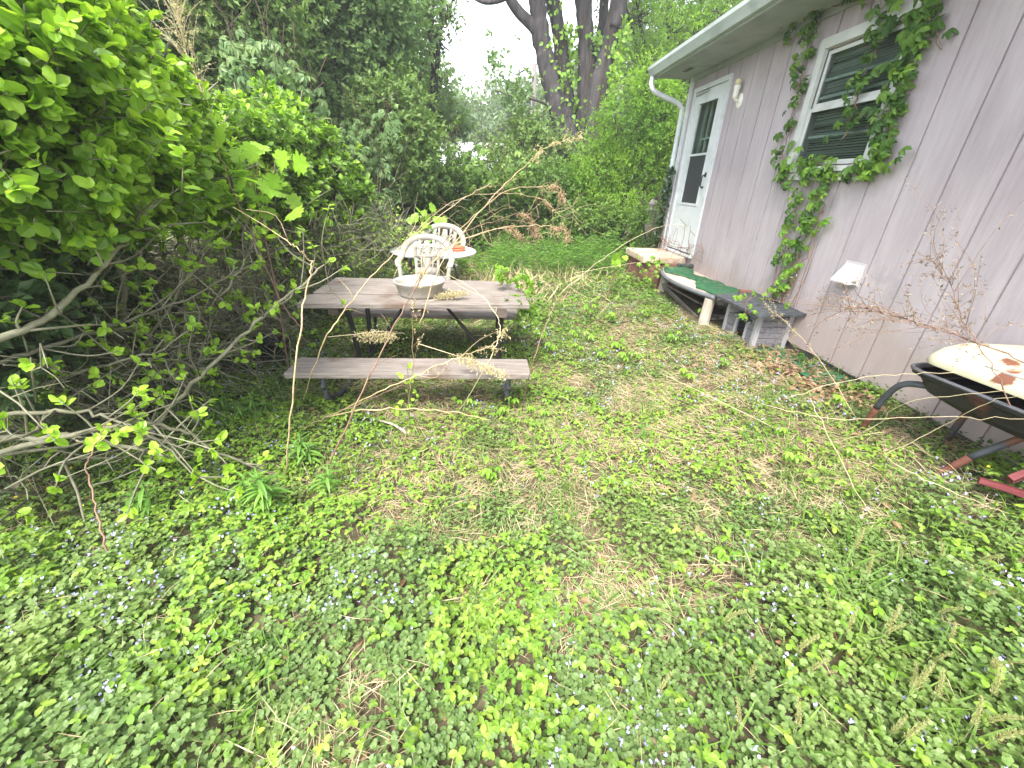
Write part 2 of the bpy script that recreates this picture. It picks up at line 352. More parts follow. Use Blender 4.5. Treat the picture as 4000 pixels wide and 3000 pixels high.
    G['bulb'] = surf('bulb_yellow', [(.55, .50, .30), (.65, .6, .38)], 6, rough=.3, bump=0)
    G['vent'] = surf('vent_plastic', [(.44, .42, .425), (.52, .5, .505)], 6, rough=.5, bump=.05)
    G['kside'] = surf('kennel_board', [(.13, .125, .14), (.21, .20, .22), (.28, .27, .29)], 6, (6, 1, 9), .8, .4, 9, island=.18)
    G['kpost'] = surf('kennel_frame', [(.27, .265, .28), (.38, .375, .385)], 7, (6, 6, 1), .8, .4, 9)
    G['felt'] = surf('roof_felt', [(.022, .025, .03), (.05, .054, .06), (.085, .09, .095)], 18, rough=.9, bump=.6, bdist=.003)
    G['edge'] = surf('platform_edge', [(.08, .085, .095), (.14, .145, .16)], 8, rough=.6, bump=.2)
    G['tan'] = surf('tan_carpet', [(.28, .22, .17), (.38, .31, .25), (.46, .39, .32)], 30, rough=.95, bump=.6, bscale=60, bdist=.005)
    G['turf'] = leafmat('fake_turf', [(.012, .065, .028), (.02, .10, .042), (.04, .14, .065)], .05, .7)
    G['turfm'] = surf('turf_backing', [(.012, .055, .025), (.022, .095, .042), (.05, .14, .07)], 26, rough=.9, bump=.8, spot=(.16, .13, .09), spotscale=9, spotamt=(.56, .72), bscale=50, bdist=.008)
    G['brick'] = surf('red_brick', [(.14, .065, .05), (.21, .10, .078)], 12, rough=.9, bump=.4)
    G['conc'] = surf('concrete_step', [(.30, .225, .16), (.42, .335, .26), (.50, .43, .35)], 5, rough=.9, bump=.4, spot=(.30, .16, .10), spotscale=3, spotamt=(.52, .7))
    G['cloth'] = surf('dark_cloth', [(.018, .026, .022), (.045, .058, .05)], 9, rough=.9, bump=.5)
    G['cream'] = surf('cream_enamel', [(.42, .385, .27), (.50, .465, .34)], 5, rough=.4, bump=.05, spot=(.15, .06, .035), spotscale=4.2, spotamt=(.60, .64), spec=.4)
    G['gbowl'] = surf('grill_bowl', [(.012, .011, .012), (.028, .024, .024)], 9, rough=.5, bump=.2, spot=(.09, .03, .025), spotscale=6, spotamt=(.6, .72))
    G['gleg'] = surf('grill_leg', [(.035, .04, .046), (.07, .078, .088)], 9, rough=.5, bump=.3, spot=(.12, .05, .03), spotscale=5, spotamt=(.5, .62))
    G['rust'] = surf('rusty_leg', [(.07, .026, .018), (.13, .05, .033), (.19, .08, .055)], 14, rough=.85, bump=.5)
    G['gwood'] = surf('grey_handle', [(.16, .15, .14), (.28, .265, .245)], 9, (6, 1, 6), .85, .5)
    G['redwood'] = surf('red_paint', [(.09, .018, .02), (.15, .03, .035)], 8, rough=.7, bump=.4, spot=(.25, .18, .14), spotscale=8, spotamt=(.6, .7))
    G['fence'] = surf('fence_wood', [(.17, .155, .13), (.27, .25, .215)], 7, (6, 6, 1), .9, .4)
    G['pole'] = surf('pole_wood', [(.12, .105, .10), (.2, .18, .17)], 7, (5, 5, .6), .9, .4)
    G['metalroof'] = surf('far_roof', [(.42, .42, .47), (.56, .56, .62)], 3, (8, 1, 1), .4, .1)
    G['farwall'] = surf('far_wall', [(.35, .35, .36), (.45, .45, .46)], 3, bump=0)
def siding():
    m, t, o = new_mat('pink_grey_siding')
    n = noise(t, 1.4, 5, coords(t, (1, 1.6, .5)), .6); r = ramp(t, [(.335, .29, .312), (.40, .355, .378), (.455, .41, .433)], [.3, .5, .7]); t.links.new(n.outputs[0], r.inputs[0]); c = r.outputs[0]
    n2 = noise(t, 9, 5, coords(t, (1, 5, .35)), .6); r2 = ramp(t, [(.90, .89, .90), (1, 1, 1)], [.35, .6]); t.links.new(n2.outputs[0], r2.inputs[0]); c = mixc(t, c, r2.outputs[0], 1.0, 'MULTIPLY')
    n3 = noise(t, 2.3, 6, coords(t, (1, 1, .8)), .7); r3 = ramp(t, [(0, 0, 0), (1, 1, 1)], [.58, .76]); t.links.new(n3.outputs[0], r3.inputs[0]); c = mixc(t, c, (.28, .255, .27), r3.outputs[0])
    # splashed soil along the bottom of the boards
    sp = t.nodes.new('ShaderNodeSeparateXYZ'); t.links.new(coords(t), sp.inputs[0]); ad = t.nodes.new('ShaderNodeMath'); ad.operation = 'MULTIPLY_ADD'
    t.links.new(n3.outputs[0], ad.inputs[0]); ad.inputs[1].default_value = -.9; t.links.new(sp.outputs[2], ad.inputs[2])
    r4 = ramp(t, [(1, 1, 1), (0, 0, 0)], [.0, .22]); t.links.new(ad.outputs[0], r4.inputs[0]); f = t.nodes.new('ShaderNodeMath'); f.operation = 'MULTIPLY'; f.inputs[1].default_value = .55
    t.links.new(r4.outputs[0], f.inputs[0]); c = mixc(t, c, (.33, .255, .215), f.outputs[0])
    p = t.nodes.new('ShaderNodeBsdfPrincipled'); p.inputs['Roughness'].default_value = .75; p.inputs['Specular IOR Level'].default_value = .25; t.links.new(c, p.inputs['Base Color'])
    nb = noise(t, 16, 6, coords(t, (1, 4, .5)), .7); b = t.nodes.new('ShaderNodeBump'); b.inputs['Strength'].default_value = .35; b.inputs['Distance'].default_value = .006
    t.links.new(nb.outputs[0], b.inputs['Height']); t.links.new(b.outputs[0], p.inputs['Normal']); t.links.new(p.outputs[0], o.inputs[0]); return m
def glassmat():
    m, t, o = new_mat('window_glass'); tr = t.nodes.new('ShaderNodeBsdfTransparent'); tr.inputs[0].default_value = (.72, .78, .76, 1)
    gl = t.nodes.new('ShaderNodeBsdfGlossy'); gl.inputs['Roughness'].default_value = .03; fr = t.nodes.new('ShaderNodeFresnel'); fr.inputs[0].default_value = 1.5; ge = t.nodes.new('ShaderNodeNewGeometry'); fm = t.nodes.new('ShaderNodeMath'); fm.operation = 'SUBTRACT'; fm.use_clamp = True; t.links.new(fr.outputs[0], fm.inputs[0]); t.links.new(ge.outputs['Backfacing'], fm.inputs[1])
    mi = t.nodes.new('ShaderNodeMixShader'); t.links.new(fm.outputs[0], mi.inputs[0]); t.links.new(tr.outputs[0], mi.inputs[1]); t.links.new(gl.outputs[0], mi.inputs[2]); t.links.new(mi.outputs[0], o.inputs[0]); return m
mats()

# ------------------------------------------------------------------ tagging
def tag(o, label=None, cat=None, group=None, kind=None):
    if label: o['label'] = label
    if cat: o['category'] = cat
    if group: o['group'] = group
    if kind: o['kind'] = kind
    return o
def thing(name, loc, label, cat, group=None):
    o = bpy.data.objects.new(name, None); COL.objects.link(o); o.location = Vector(loc); o.empty_display_size = .1
    BASE[o.name] = np.asarray(loc, float); return tag(o, label, cat, group)
def copy_tree(o, parent=None):
    c = o.copy(); COL.objects.link(c)
    if parent is not None: c.parent = parent
    BASE[c.name] = BASE[o.name]
    for ch in list(o.children): copy_tree(ch, c)
    return c

# ================================================================== GROUND
def ground():
    xs = np.concatenate([np.linspace(-160, -30, 8), np.linspace(-26, -6, 21), np.arange(-5.5, 3.8, .1), np.linspace(4, 26, 23), np.linspace(30, 160, 8)])
    ys = np.concatenate([np.linspace(-60, -10, 6), np.linspace(-8, -1, 15), np.arange(-.8, 9, .1), np.linspace(9.2, 30, 42), np.linspace(34, 260, 12)])
    X, Y = np.meshgrid(xs, ys); Z = g(X, Y); m = MB()
    ny, nx = X.shape; i = np.arange(ny - 1)[:, None] * nx + np.arange(nx - 1)[None]
    m.add(np.stack([X, Y, Z], -1).reshape(-1, 3), np.stack([i, i + 1, i + nx + 1, i + nx], -1).reshape(-1, 4))
    tag(m.build('ground', MT['soil'], smooth=True), kind='structure')
ground()

# ================================================================== HOUSE
XW, YC, YN, ZS = 3.0, 7.27, -2.6, 2.79        # wall face, far corner, near end, soffit
def house():
    h = thing('house', (XW + 2.5, 3.0, -.12), 'single storey house clad in faded pink grey grooved siding, gutter along its low eave', 'house')
    DO = (6.10, 7.02, .435, 2.56); WO = (3.56, 4.42, 1.56, 2.47)
    ops = [DO, WO]
    def cells(y0, y1, z0, z1):
        ys = sorted({y0, y1} | {v for q in ops for v in q[:2] if y0 < v < y1}); o = []
        for a, b in zip(ys[:-1], ys[1:]):
            zz = [(z0, z1)]
            for q in ops:
                if q[0] <= a + 1e-6 and q[1] >= b - 1e-6:
                    n = []
                    for c, d in zz:
                        if q[2] > c: n.append((c, min(d, q[2])))
                        if q[3] < d: n.append((max(c, q[3]), d))
                    zz = n
            o += [(a, b, c, d) for c, d in zz]
        return o
    m = MB(); gr = [YN] + [y for y in (3.147 + k * .3065 for k in range(-18, 14)) if YN + .1 < y < YC - .1] + [YC]
    for a, b in zip(gr[:-1], gr[1:]):
        for c in cells(a + .0075, b - .0075, 0, ZS): m.box((XW, c[0], c[2]), (XW + .013, c[1], c[3]))
    for c in cells(YN, YC, .002, ZS): m.box((XW + .013, c[0], c[2]), (XW + .09, c[1], c[3]))
    m.box((XW + .09, YN, 0), (XW + 6, YN + .09, ZS)); m.box((XW + .09, YC - .09, 0), (XW + 6, YC, ZS)); m.box((XW + 6, YN, 0), (XW + 6.1, YC, ZS))
    for y in (YN + .02, YC - .06):                                   # gable triangles
        m.poly([[XW, y, ZS], [XW + 6.1, y, ZS], [XW + 3.05, y, ZS + 1.18], [XW, y + .04, ZS], [XW + 6.1, y + .04, ZS], [XW + 3.05, y + .04, ZS + 1.18]], [[0, 1, 2], [5, 4, 3], [0, 3, 4, 1], [1, 4, 5, 2], [2, 5, 3, 0]])
    wall = m.build('wall', MT['siding'], h)
    f = MB(); f.box((XW + .05, YN + .05, -.7), (XW + 6.0, YC - .04, -.002)); f.build('foundation', MT['block'], h)
    i_ = MB(); i_.box((XW + .6, YN + .1, .0), (XW + .62, YC - .1, ZS - .01)); i_.box((XW + .09, YN + .1, .0), (XW + .6, YC - .1, .02)); i_.build('interior_backing', MT['dark'], h)  # unseen dark backing added so the room behind the panes goes black
    cb = MB(); cb.box((XW - .02, YC - .07, 0), (XW - .0005, YC + .02, ZS)); cb.box((XW - .0005, YC + .0005, 0), (XW + .08, YC + .02, ZS)); cb.build('corner_board', MT['white'], h)
    XE = 2.475; YF = 7.42
    s = MB(); s.box((XE, YN - .15, ZS), (XW + .1, YF, ZS + .012)); so_ = s.build('soffit', MT['soffit'], h)
    v = MB()
    for k in range(3):
        for yv in (6.72, 3.35): v.box((2.70, yv + k * .085, ZS - .004), (2.765, yv + .07 + k * .085, ZS - .0005))
    v.build('soffit_vent', MT['black'], so_)
    tr = MB(); tr.box((XW - .022, YN, ZS - .06), (XW - .0005, YC - .071, ZS - .0005)); tr.build('frieze_board', MT['soffit'], h)
    fa = MB(); fa.box((XE - .02, YN - .15, ZS - .012), (XE - .0005, YF, ZS + .14)); fa.box((XE, YF - .02, ZS + .013), (XW + 3, YF - .001, ZS + .12)); fa.build('fascia', MT['gutter'], h)
    gt = MB(); pr = np.array([[2.4545, .125], [2.4545, .005], [2.405, .005], [2.385, .045], [2.36, .09], [2.36, .128], [2.372, .128], [2.372, .094], [2.395, .052], [2.41, .017], [2.446, .017], [2.446, .125]])
    y0, y1 = YN - .15, YF + .02; V = np.concatenate([np.stack([pr[:, 0], np.full(12, y), pr[:, 1] + ZS], -1) for y in (y0, y1)])
    gt.add(V, np.array([[k, (k + 1) % 12, 12 + (k + 1) % 12, 12 + k] for k in range(12)])); gt.poly(np.array([[x, y1, z + ZS] for x, z in pr[:6]]), [[0, 1, 2, 3, 4, 5]])
    gt.build('gutter', MT['gutter'], h)
    dp = MB(); pts = [[2.42, 7.36, ZS], [2.42, 7.36, ZS - .09], [2.47, 7.35, ZS - .17], [2.62, 7.345, ZS - .23], [2.84, 7.34, ZS - .30], [2.925, 7.335, ZS - .36], [2.945, 7.33, ZS - .46], [2.945, 7.33, 1.4], [2.945, 7.33, .0], [2.90, 7.28, -.1]]
    dp.tube(pts, .036, 8, 5); dp.build('downspout', MT['white'], h, True)
    r = MB(); sl_ = .385
    for sgn, xe in ((1, 2.43), (-1, XW + 6.1 + .55)):
        xr = XW + 3.05; ze = ZS + .145; zr = ze + abs(xr - xe) * sl_
        a = [[xe, YN - .2, ze], [xr, YN - .2, zr], [xr, YF + .03, zr], [xe, YF + .03, ze]]; b = [[x, y, z + .035] for x, y, z in a]
        r.poly(a + b, [[0, 1, 2, 3], [7, 6, 5, 4], [0, 4, 5, 1], [1, 5, 6, 2], [2, 6, 7, 3], [3, 7, 4, 0]])
    r.build('roof', MT['shingle'], h)
    # ---- door
    dm = MB(); y0, y1, z0, z1 = DO
    dm.box((XW - .028, y0 - .045, z0), (XW + .02, y0, z1)); dm.box((XW - .028, y1, z0), (XW + .02, y1 + .045, z1)); dm.box((XW - .03, y0 - .045, z1), (XW + .02, y1 + .045, z1 + .055)); dm.box((XW - .05, y0 - .03, z0 - .03), (XW + .09, y1 + .03, z0))
    fr = dm.build('door_frame', MT['white'], h)
    d = MB(); dx = XW + .012; gy0, gy1, gz0, gzm, gz1 = 6.30, 6.84, 1.13, 1.765, 2.40
    ya, yb, za, zb = y0 + .004, y1 - .004, z0 + .02, z1 - .006
    d.box((dx - .02, ya, za), (dx + .014, gy0, zb)); d.box((dx - .02, gy1, za), (dx + .014, yb, zb)); d.box((dx - .02, gy0, gz1), (dx + .014, gy1, zb)); d.box((dx - .02, gy0, za), (dx + .014, gy1, gz0))
    d.box((dx - .022, gy0, gzm - .014), (dx + .012, gy1, gzm + .014))
    for (a, b) in ((gz0, gz1),):
        d.box((dx - .028, gy0 - .03, a - .03), (dx - .0205, gy0, b + .03)); d.box((dx - .028, gy1, a - .03), (dx - .0205, gy1 + .03, b + .03)); d.box((dx - .028, gy0, b), (dx - .0205, gy1, b + .03)); d.box((dx - .028, gy0, a - .03), (dx - .0205, gy1, a))
    dr = d.build('door', MT['white'], h)
    q = MB(); q.box((dx - .004, gy0, gzm + .014), (dx - .001, gy1, gz1)); q.build('glass_pane', MT['glass'], dr)
    q = MB(); q.box((dx - .004, gy0, gz0), (dx - .001, gy1, gzm - .014)); q.build('insect_screen', MT['screen'], dr)
    q = MB(); q.tube([[dx - .024, 6.20, 1.50], [dx - .06, 6.20, 1.49], [dx - .065, 6.20, 1.42], [dx - .062, 6.20, 1.36], [dx - .03, 6.20, 1.34]], .009, 6, 4); q.box((dx - .03, 6.18, 1.475), (dx - .0205, 6.22, 1.53)); q.box((dx - .03, 6.19, 1.335), (dx - .0205, 6.21, 1.36)); q.build('handle', MT['black'], dr)
    q = MB(); q.tube([[dx - .03, 6.98, 2.52], [dx - .035, 6.6, 2.535]], .012, 8); q.build('door_closer', MT['soffit'], dr)
    b = MB(); bx = XW + .10; by0, by1 = y0 + .0, y1 - .0
    b.box((bx, by0, z0), (bx + .04, by1, 1.05)); b.box((bx, by0, 1.05), (bx + .04, 6.30, z1)); b.box((bx, 6.86, 1.05), (bx + .04, by1, z1)); b.box((bx, 6.30, 2.44), (bx + .04, 6.86, z1))
    for k in (1, 2): yy = 6.30 + .56 * k / 3; b.box((bx - .006, yy - .014, 1.05), (bx + .02, yy + .014, 2.44))
    for k in (1, 2): zz = 1.05 + 1.39 * k / 3; b.box((bx - .004, 6.30, zz - .014), (bx + .018, 6.86, zz + .014))
    b.build('inner_door', MT['white'], h)
    # ---- window
    y0, y1, z0, z1 = WO; wn = MB()
    wn.box((XW - .035, y0 - .075, z0 - .01), (XW + .01, y0, z1 + .01)); wn.box((XW - .035, y1, z0 - .01), (XW + .01, y1 + .075, z1 + .01)); wn.box((XW - .038, y0 - .08, z1 + .01), (XW + .01, y1 + .08, z1 + .09)); wn.box((XW - .055, y0 - .1, z0 - .05), (XW + .01, y1 + .1, z0 - .01)); wn.box((XW - .03, y0 - .08, z0 - .12), (XW - .001, y1 + .08, z0 - .05))
    wf = wn.build('window', MT['trim'], h)
    s = MB(); zm = 2.03
    for (a, b, xo) in ((z0 + .005, zm, .0), (zm + .002, z1 - .005, .022)):
        x0_, x1_ = XW - .012 + xo, XW + .008 + xo
        s.box((x0_, y0 + .002, a), (x1_, y0 + .035, b)); s.box((x0_, y1 - .035, a), (x1_, y1 - .002, b)); s.box((x0_, y0 + .035, a), (x1_, y1 - .035, a + .035)); s.box((x0_, y0 + .035, b - .03), (x1_, y1 - .035, b))
    s.box((XW + .036, y0 + .03, 2.10), (XW + .05, y1 - .03, 2.125)); s.box((XW + .036, y0 + .03, 2.235), (XW + .05, y1 - .03, 2.26)); s.box((XW + .036, y0 + .03, 1.79), (XW + .05, y1 - .03, 1.812))
    s.build('sash', MT['trim'], wf)
    q = MB(); q.box((XW - .004, y0 + .035, z0 + .04), (XW - .001, y1 - .035, zm - .03)); q.box((XW + .018, y0 + .035, zm + .037), (XW + .021, y1 - .035, z1 - .035)); q.build('glass_pane', MT['glass'], wf)
    q = MB()
    for k in range(44):
        z = z0 + .02 + k * .0205; x = XW + .066; e1, e2 = .004 * math.sin(k), .004 * math.sin(k * 2.1); q.poly([[x - .007, y0 + .02, z + .006], [x + .007, y0 + .02, z - .006], [x + .007, y1 - .02, z - .006 + e1], [x - .007, y1 - .02, z + .006 + e2], [x - .007, y0 + .02, z + .007], [x + .007, y0 + .02, z - .005], [x + .007, y1 - .02, z - .005 + e1], [x - .007, y1 - .02, z + .007 + e2]], [[0, 1, 2, 3], [7, 6, 5, 4], [0, 4, 5, 1], [1, 5, 6, 2], [2, 6, 7, 3], [3, 7, 4, 0]])
    q.build('blind', MT['blind'], wf)
    # ---- porch light, vent hood
    p = MB(); A = np.array([[0, 0, -1.], [0, 1, 0], [1, 0, 0]])
    pl = MB(); pl.lathe([[0, .018], [.05, .018], [.062, .008], [.064, 0]], (XW, 5.76, 2.29), 20, ax=np.array([[0, 0, -1.], [0, 1, 0], [1.25, 0, 0]]))
    for v_ in pl.v: v_[:, 2] = 2.29 + (v_[:, 2] - 2.29)
    lt = pl.build('porch_light', MT['lamp'], h, True)
    p.lathe([[.0, 0], [.026, 0], [.03, .03], [.03, .09], [.036, .1], [.036, .13], [0, .132]], (XW - .07, 5.76, 2.31), 16); p.tube([[XW - .015, 5.76, 2.29], [XW - .05, 5.76, 2.295], [XW - .07, 5.76, 2.325]], .018, 8, 3); p.build('lamp_holder', MT['lamp'], lt, True)
    p = MB(); p.lathe([[.0, .0], [.026, 0], [.034, .03], [.03, .055], [0, .07]], (XW - .07, 5.76, 2.443), 16); p.build('bulb', MT['bulb'], lt, True)
    vh = MB(); a, b, z0, z1 = 3.185, 3.365, .675, .83; x = XW - .002; e = .095
    P = [[x, a, z1], [x, b, z1], [x - e, b, z0 + .012], [x - e, a, z0 + .012], [x, a, z0], [x, b, z0], [x - e, b, z0], [x - e, a, z0]]
    vh.poly(P, [[0, 1, 2, 3], [3, 2, 6, 7], [0, 3, 7, 4], [1, 5, 6, 2]]); P2 = [[q[0] + (.0 if i in (0, 1, 4, 5) else .006), q[1] + (.006 if q[1] == a else -.006), q[2] - (.006 if i < 4 else -.0)] for i, q in enumerate(P)]
    vh.poly(P2, [[3, 2, 1, 0], [7, 6, 2, 3], [4, 7, 3, 0], [2, 6, 5, 1]]); vh.box((x - .004, a - .012, z0 - .012), (x + .0015, b + .012, z1 + .012)); vh.build('dryer_vent', MT['vent'], h)
    return h
house()

# ------------------------------------------------------------------ step, platform, cat house by the wall
def stoop():
    t = thing('concrete_step', (2.66, 6.6, -.12), 'stained concrete and brick doorstep slab below the white storm door', 'step')
    m = MB(); m.box((2.33, 6.22, .29), (2.998, 7.12, .395), bev=.02); m.build('slab', MT['conc'], t)
    m = MB()
    for k in range(4):
        for j in range(5): m.box((2.37, 6.26 + j * .165 + .04 * (k % 2), -.2 + k * .122), (2.47, 6.41 + j * .165 + .04 * (k % 2), -.085 + k * .122), bev=.006)
    for k in range(4):
        for j in range(3): m.box((2.475 + j * .165, 6.24, -.2 + k * .122), (2.63 + j * .165, 6.34, -.085 + k * .122), bev=.006)
    m.build('brick_base', MT['brick'], t)
stoop()
def curve_edge(n=26):
    ys = np.linspace(4.42, 6.12, n); u = (ys - 4.42) / 1.7
    x = 2.565 - .17 * np.sin(np.pi * np.clip(u * .95, 0, 1)) ** .9 + .06 * u ** 3
    return x, ys
def platform():
    t = thing('low_platform', (2.7, 5.2, -.1), 'low curved platform with a dark rounded edge on log posts against the pink wall', 'platform')
    x, y = curve_edge(); n = len(x); Z1, Z0 = .25, .212; m = MB()
    V = np.concatenate([np.stack([x + .012, y, np.full(n, Z1)], -1), np.stack([np.full(n, XW - .004), y, np.full(n, Z1 + .004)], -1), np.stack([x + .012, y, np.full(n, Z0)], -1), np.stack([np.full(n, XW - .004), y, np.full(n, Z0)], -1)])
    i = np.arange(n - 1); F = [np.stack([i, i + n, i + n + 1, i + 1], -1), np.stack([i + 2 * n, i + 2 * n + 1, i + 3 * n + 1, i + 3 * n], -1), np.array([[0, 2 * n, 3 * n, n], [n - 1, 2 * n - 1, 4 * n - 1, 3 * n - 1]])]
    m.add(V, F); m.build('top', MT['tan'], t)
    e = MB(); e.tubes(np.stack([x, y, np.full(n, .232)], -1)[None], np.full((1, n), .026), 8); e.build('edge_trim', MT['edge'], t, True)
    for (px, py, r, lean) in ((2.545, 4.50, .062, .02), (2.60, 5.95, .06, 0.)):
        q = MB(); q.tube([[px + lean - .03, py - .03, -.32], [px - .01, py, -.05], [px + .005, py + .01, .205]], [r * 1.05, r, r * .95], 12, 3); q.build('post', MT['log'], t, False)
    q = MB(); q.plank((2.63, 4.50, .175), (2.95, 4.52, .18), .09, .05); q.plank((2.62, 5.2, .18), (2.97, 5.2, .18), .08, .05); q.plank((2.62, 5.85, .18), (2.97, 5.85, .18), .08, .05); q.build('crossbeam', MT['wood'], t)
    q = MB(); q.plank((2.57, 5.93, .04), (2.60, 4.56, -.14), .07, .022, up=(1, 0, .3)); q.build('fallen_rail', MT['wood'], t)
    q = MB(); q.plank((2.66, 5.75, .05), (2.72, 4.9, .03), .20, .022, up=(.25, 0, 1)); q.build('loose_board', MT['wood'], t)
    q = MB(); q.plank((2.62, 4.66, -.085), (2.97, 4.7, -.09), .1, .09, up=(0, 0, 1)); q.build('timber_block', MT['log'], t)
    # green turf mat
    tm = MB(); n2 = 40; yy = np.linspace(4.36, 6.02, n2); xe = np.interp(yy, y, x)
    u = (yy - 4.36) / 1.66; lo = xe + .04 + .25 * np.exp(-((u - .55) / .2) ** 2) + .015 * np.sin(u * 40) + .02 * (rng.random(n2) - .5); lo[u > .82] = xe[u > .82] + .03; lo = np.minimum(lo, 2.86)
    hi = np.minimum(2.975 - .12 * np.exp(-((u - .72) / .18) ** 2) + .02 * np.sin(u * 31), 2.99); k = 9
    W = np.linspace(0, 1, k); X = lo[:, None] + (hi - lo)[:, None] * W; Y = np.repeat(yy[:, None], k, 1); Z = .262 + .018 * vn(X, Y, .09, 4) + .02 * sstep(.8, 1, u)[:, None] * vn(X, Y, .2, 5)
    Vt = np.concatenate([np.stack([X, Y, Z], -1).reshape(-1, 3), np.stack([X, Y, np.full_like(Z, .2565)], -1).reshape(-1, 3)]); i = np.arange(n2 - 1)[:, None] * k + np.arange(k - 1)[None]; N = n2 * k
    f = np.stack([i, i + 1, i + k + 1, i + k], -1).reshape(-1, 4); rim = []
    for a in range(n2 - 1):
        for b in (0, k - 1): rim.append([a * k + b, (a + 1) * k + b, N + (a + 1) * k + b, N + a * k + b])
    for b in range(k - 1):
        for a in (0, n2 - 1): rim.append([a * k + b, a * k + b + 1, N + a * k + b + 1, N + a * k + b])
    tm.add(Vt, [f, f[:, ::-1] + N, np.array(rim)])
    mat = thing('turf_mat', (2.75, 5.2, .2565), 'torn strip of green artificial turf lying on the curved platform', 'mat')
    tm.build('backing', MT['turfm'], mat, False)
    fb = MB(); c = 9000; a = rng.integers(0, n2, c); ww = rng.random(c); yb_ = yy[a] + rng.uniform(-.02, .02, c); xb = lo[a] + (hi - lo)[a] * ww; zb = .262 + .018 * vn(xb, yb_, .09, 4)
    fb.leaves(STRAW, np.stack([xb, yb_, zb], -1), unit(c) * .7 + [0, 0, 1], unit(c), rng.uniform(.012, .026, c)); fb.build('pile', MT['turf'], mat)
    b = MB(); b.box((2.665, 6.02, .262), (2.775, 6.11, .325), rotz(.2), np.array([2.72, 6.06, .29]), .004); tag(b.build('brick', MT['brick'], loc=(2.72, 6.06, .262)), 'red brick at the far end of the green turf mat', 'brick', 'bricks around the platform')
    b = MB(); b.box((2.83, 4.41, .272), (2.95, 4.47, .33), rotz(-.2), np.array([2.89, 4.44, .3]), .004); tag(b.build('brick', MT['brick'], loc=(2.89, 4.44, .272)), 'red brick at the near end of the green turf mat beside the creeper', 'brick', 'bricks around the platform')
    b = MB(); b.box((2.50, 6.02, -.05), (2.58, 6.12, .2), rotz(.3), np.array([2.54, 6.07, .1]), .005); tag(b.build('brick', MT['brick'], loc=(2.54, 6.07, -.1)), 'brown brick standing on end at the far corner of the platform', 'brick', 'bricks around the platform')
    c = MB(); n3 = 14; th = np.linspace(0, 1, n3)
    for off, r0 in ((0, .035), (.03, .028)):
        P = np.stack([2.80 + .16 * th + off, 6.06 - .06 * th - off, .285 + off * .6 + .01 * np.sin(th * 9)], -1); c.tubes(P[None], (r0 * (1 + .25 * np.sin(th * 14 + off * 90)))[None], 9)
    tag(c.build('rolled_cloth', MT['cloth'], loc=(2.86, 6.03, .262), smooth=True), 'crumpled dark green rolled cloth on the turf mat by the wall', 'cloth')
platform()
def cat_house():
    t = thing('cat_house', (2.8, 3.98, -.1), 'small grey timber cat house with a black felt lid against the wall', 'cat house')
    x0, x1, y0, y1, z0, z1 = 2.63, 2.985, 3.70, 4.27, -.1, .255
    fr = MB()
    for (a, b) in ((x0, y0), (x1 - .045, y0), (x0, y1 - .045), (x1 - .045, y1 - .045)): fr.box((a, b, z0 - .03), (a + .045, b + .045, z1 - .001), bev=.003)
    fr.box((x0 + .002, y0 + .046, z0), (x0 + .03, y1 - .046, z0 + .035)); fr.build('frame', MT['kpost'], t)
    s = MB(); hh = (z1 - z0) / 6
    for k in range(6): s.box((x0 + .0455, y0 + .012, z0 + k * hh + .002), (x1 - .0455, y0 + .03, z0 + (k + 1) * hh - .002), bev=.003)
    s.build('end_wall', MT['kside'], t)
    s = MB()
    for k in range(6): s.box((x1 - .025, y0 + .046, z0 + k * hh + .002), (x1 - .01, y1 - .046, z0 + (k + 1) * hh - .002)); s.box((x0 + .046, y1 - .03, z0 + k * hh + .002), (x1 - .046, y1 - .012, z0 + (k + 1) * hh - .002))
    s.build('back_wall', MT['kside'], t)
    f = MB(); d0, d1, dz = 3.86, 4.03, .12
    for k in range(6):
        a, b = z0 + k * hh + .002, z0 + (k + 1) * hh - .002
        if a < dz - .02: f.box((x0 + .01, y0 + .0455, a), (x0 + .026, d0, b), bev=.003); f.box((x0 + .01, d1, a), (x0 + .026, y1 - .0455, b), bev=.003)
        else: f.box((x0 + .01, y0 + .0455, a), (x0 + .026, y1 - .0455, b), bev=.003)
    f.build('front_wall', MT['kside'], t)
    p = MB()
    for yy in (d0 - .018, d1 - .002): p.box((x0 - .012, yy, z0 + .035), (x0 + .009, yy + .02, dz + .02), bev=.002)
    p.plank((x0 - .01, d0 - .05, dz + .03), (x0 - .01, (d0 + d1) / 2, dz + .075), .025, .022, up=(1, 0, 0)); p.plank((x0 - .01, (d0 + d1) / 2, dz + .075), (x0 - .01, d1 + .04, dz + .03), .025, .022, up=(1, 0, 0)); p.build('door_trim', MT['kpost'], t)
    p = MB(); p.plank((x0 - .02, d0 - .06, dz + .045), (x0 - .02, (d0 + d1) / 2 + .003, dz + .098), .10, .008, up=(0, -.5, 1)); p.plank((x0 - .02, (d0 + d1) / 2 - .003, dz + .098), (x0 - .02, d1 + .06, dz + .045), .10, .008, up=(0, .5, 1)); p.build('porch_roof', MT['felt'], t)
    r = MB(); X0, X1, Y0, Y1 = 2.535, 2.996, 3.585, 4.415
    a = [[X0, Y0, .262], [X1, Y0, .292], [X1, Y1, .292], [X0, Y1, .262]]; b = [[q[0], q[1], q[2] + .022] for q in a]
    r.poly(a + b, [[3, 2, 1, 0], [4, 5, 6, 7], [0, 1, 5, 4], [1, 2, 6, 5], [2, 3, 7, 6], [3, 0, 4, 7]]); r.build('lid', MT['felt'], t)
    r = MB(); r.box((x0 + .005, y0 + .005, z1 - .02), (x1 - .01, y1 - .01, z1 + .001)); r.box((x0 + .1, y0 + .05, z0 - .01), (x1 - .05, y1 - .05, z0 + .01)); r.build('inner_panel', MT['dark'], t)  # near-black panels put the shade of the door hole into colour
cat_house()
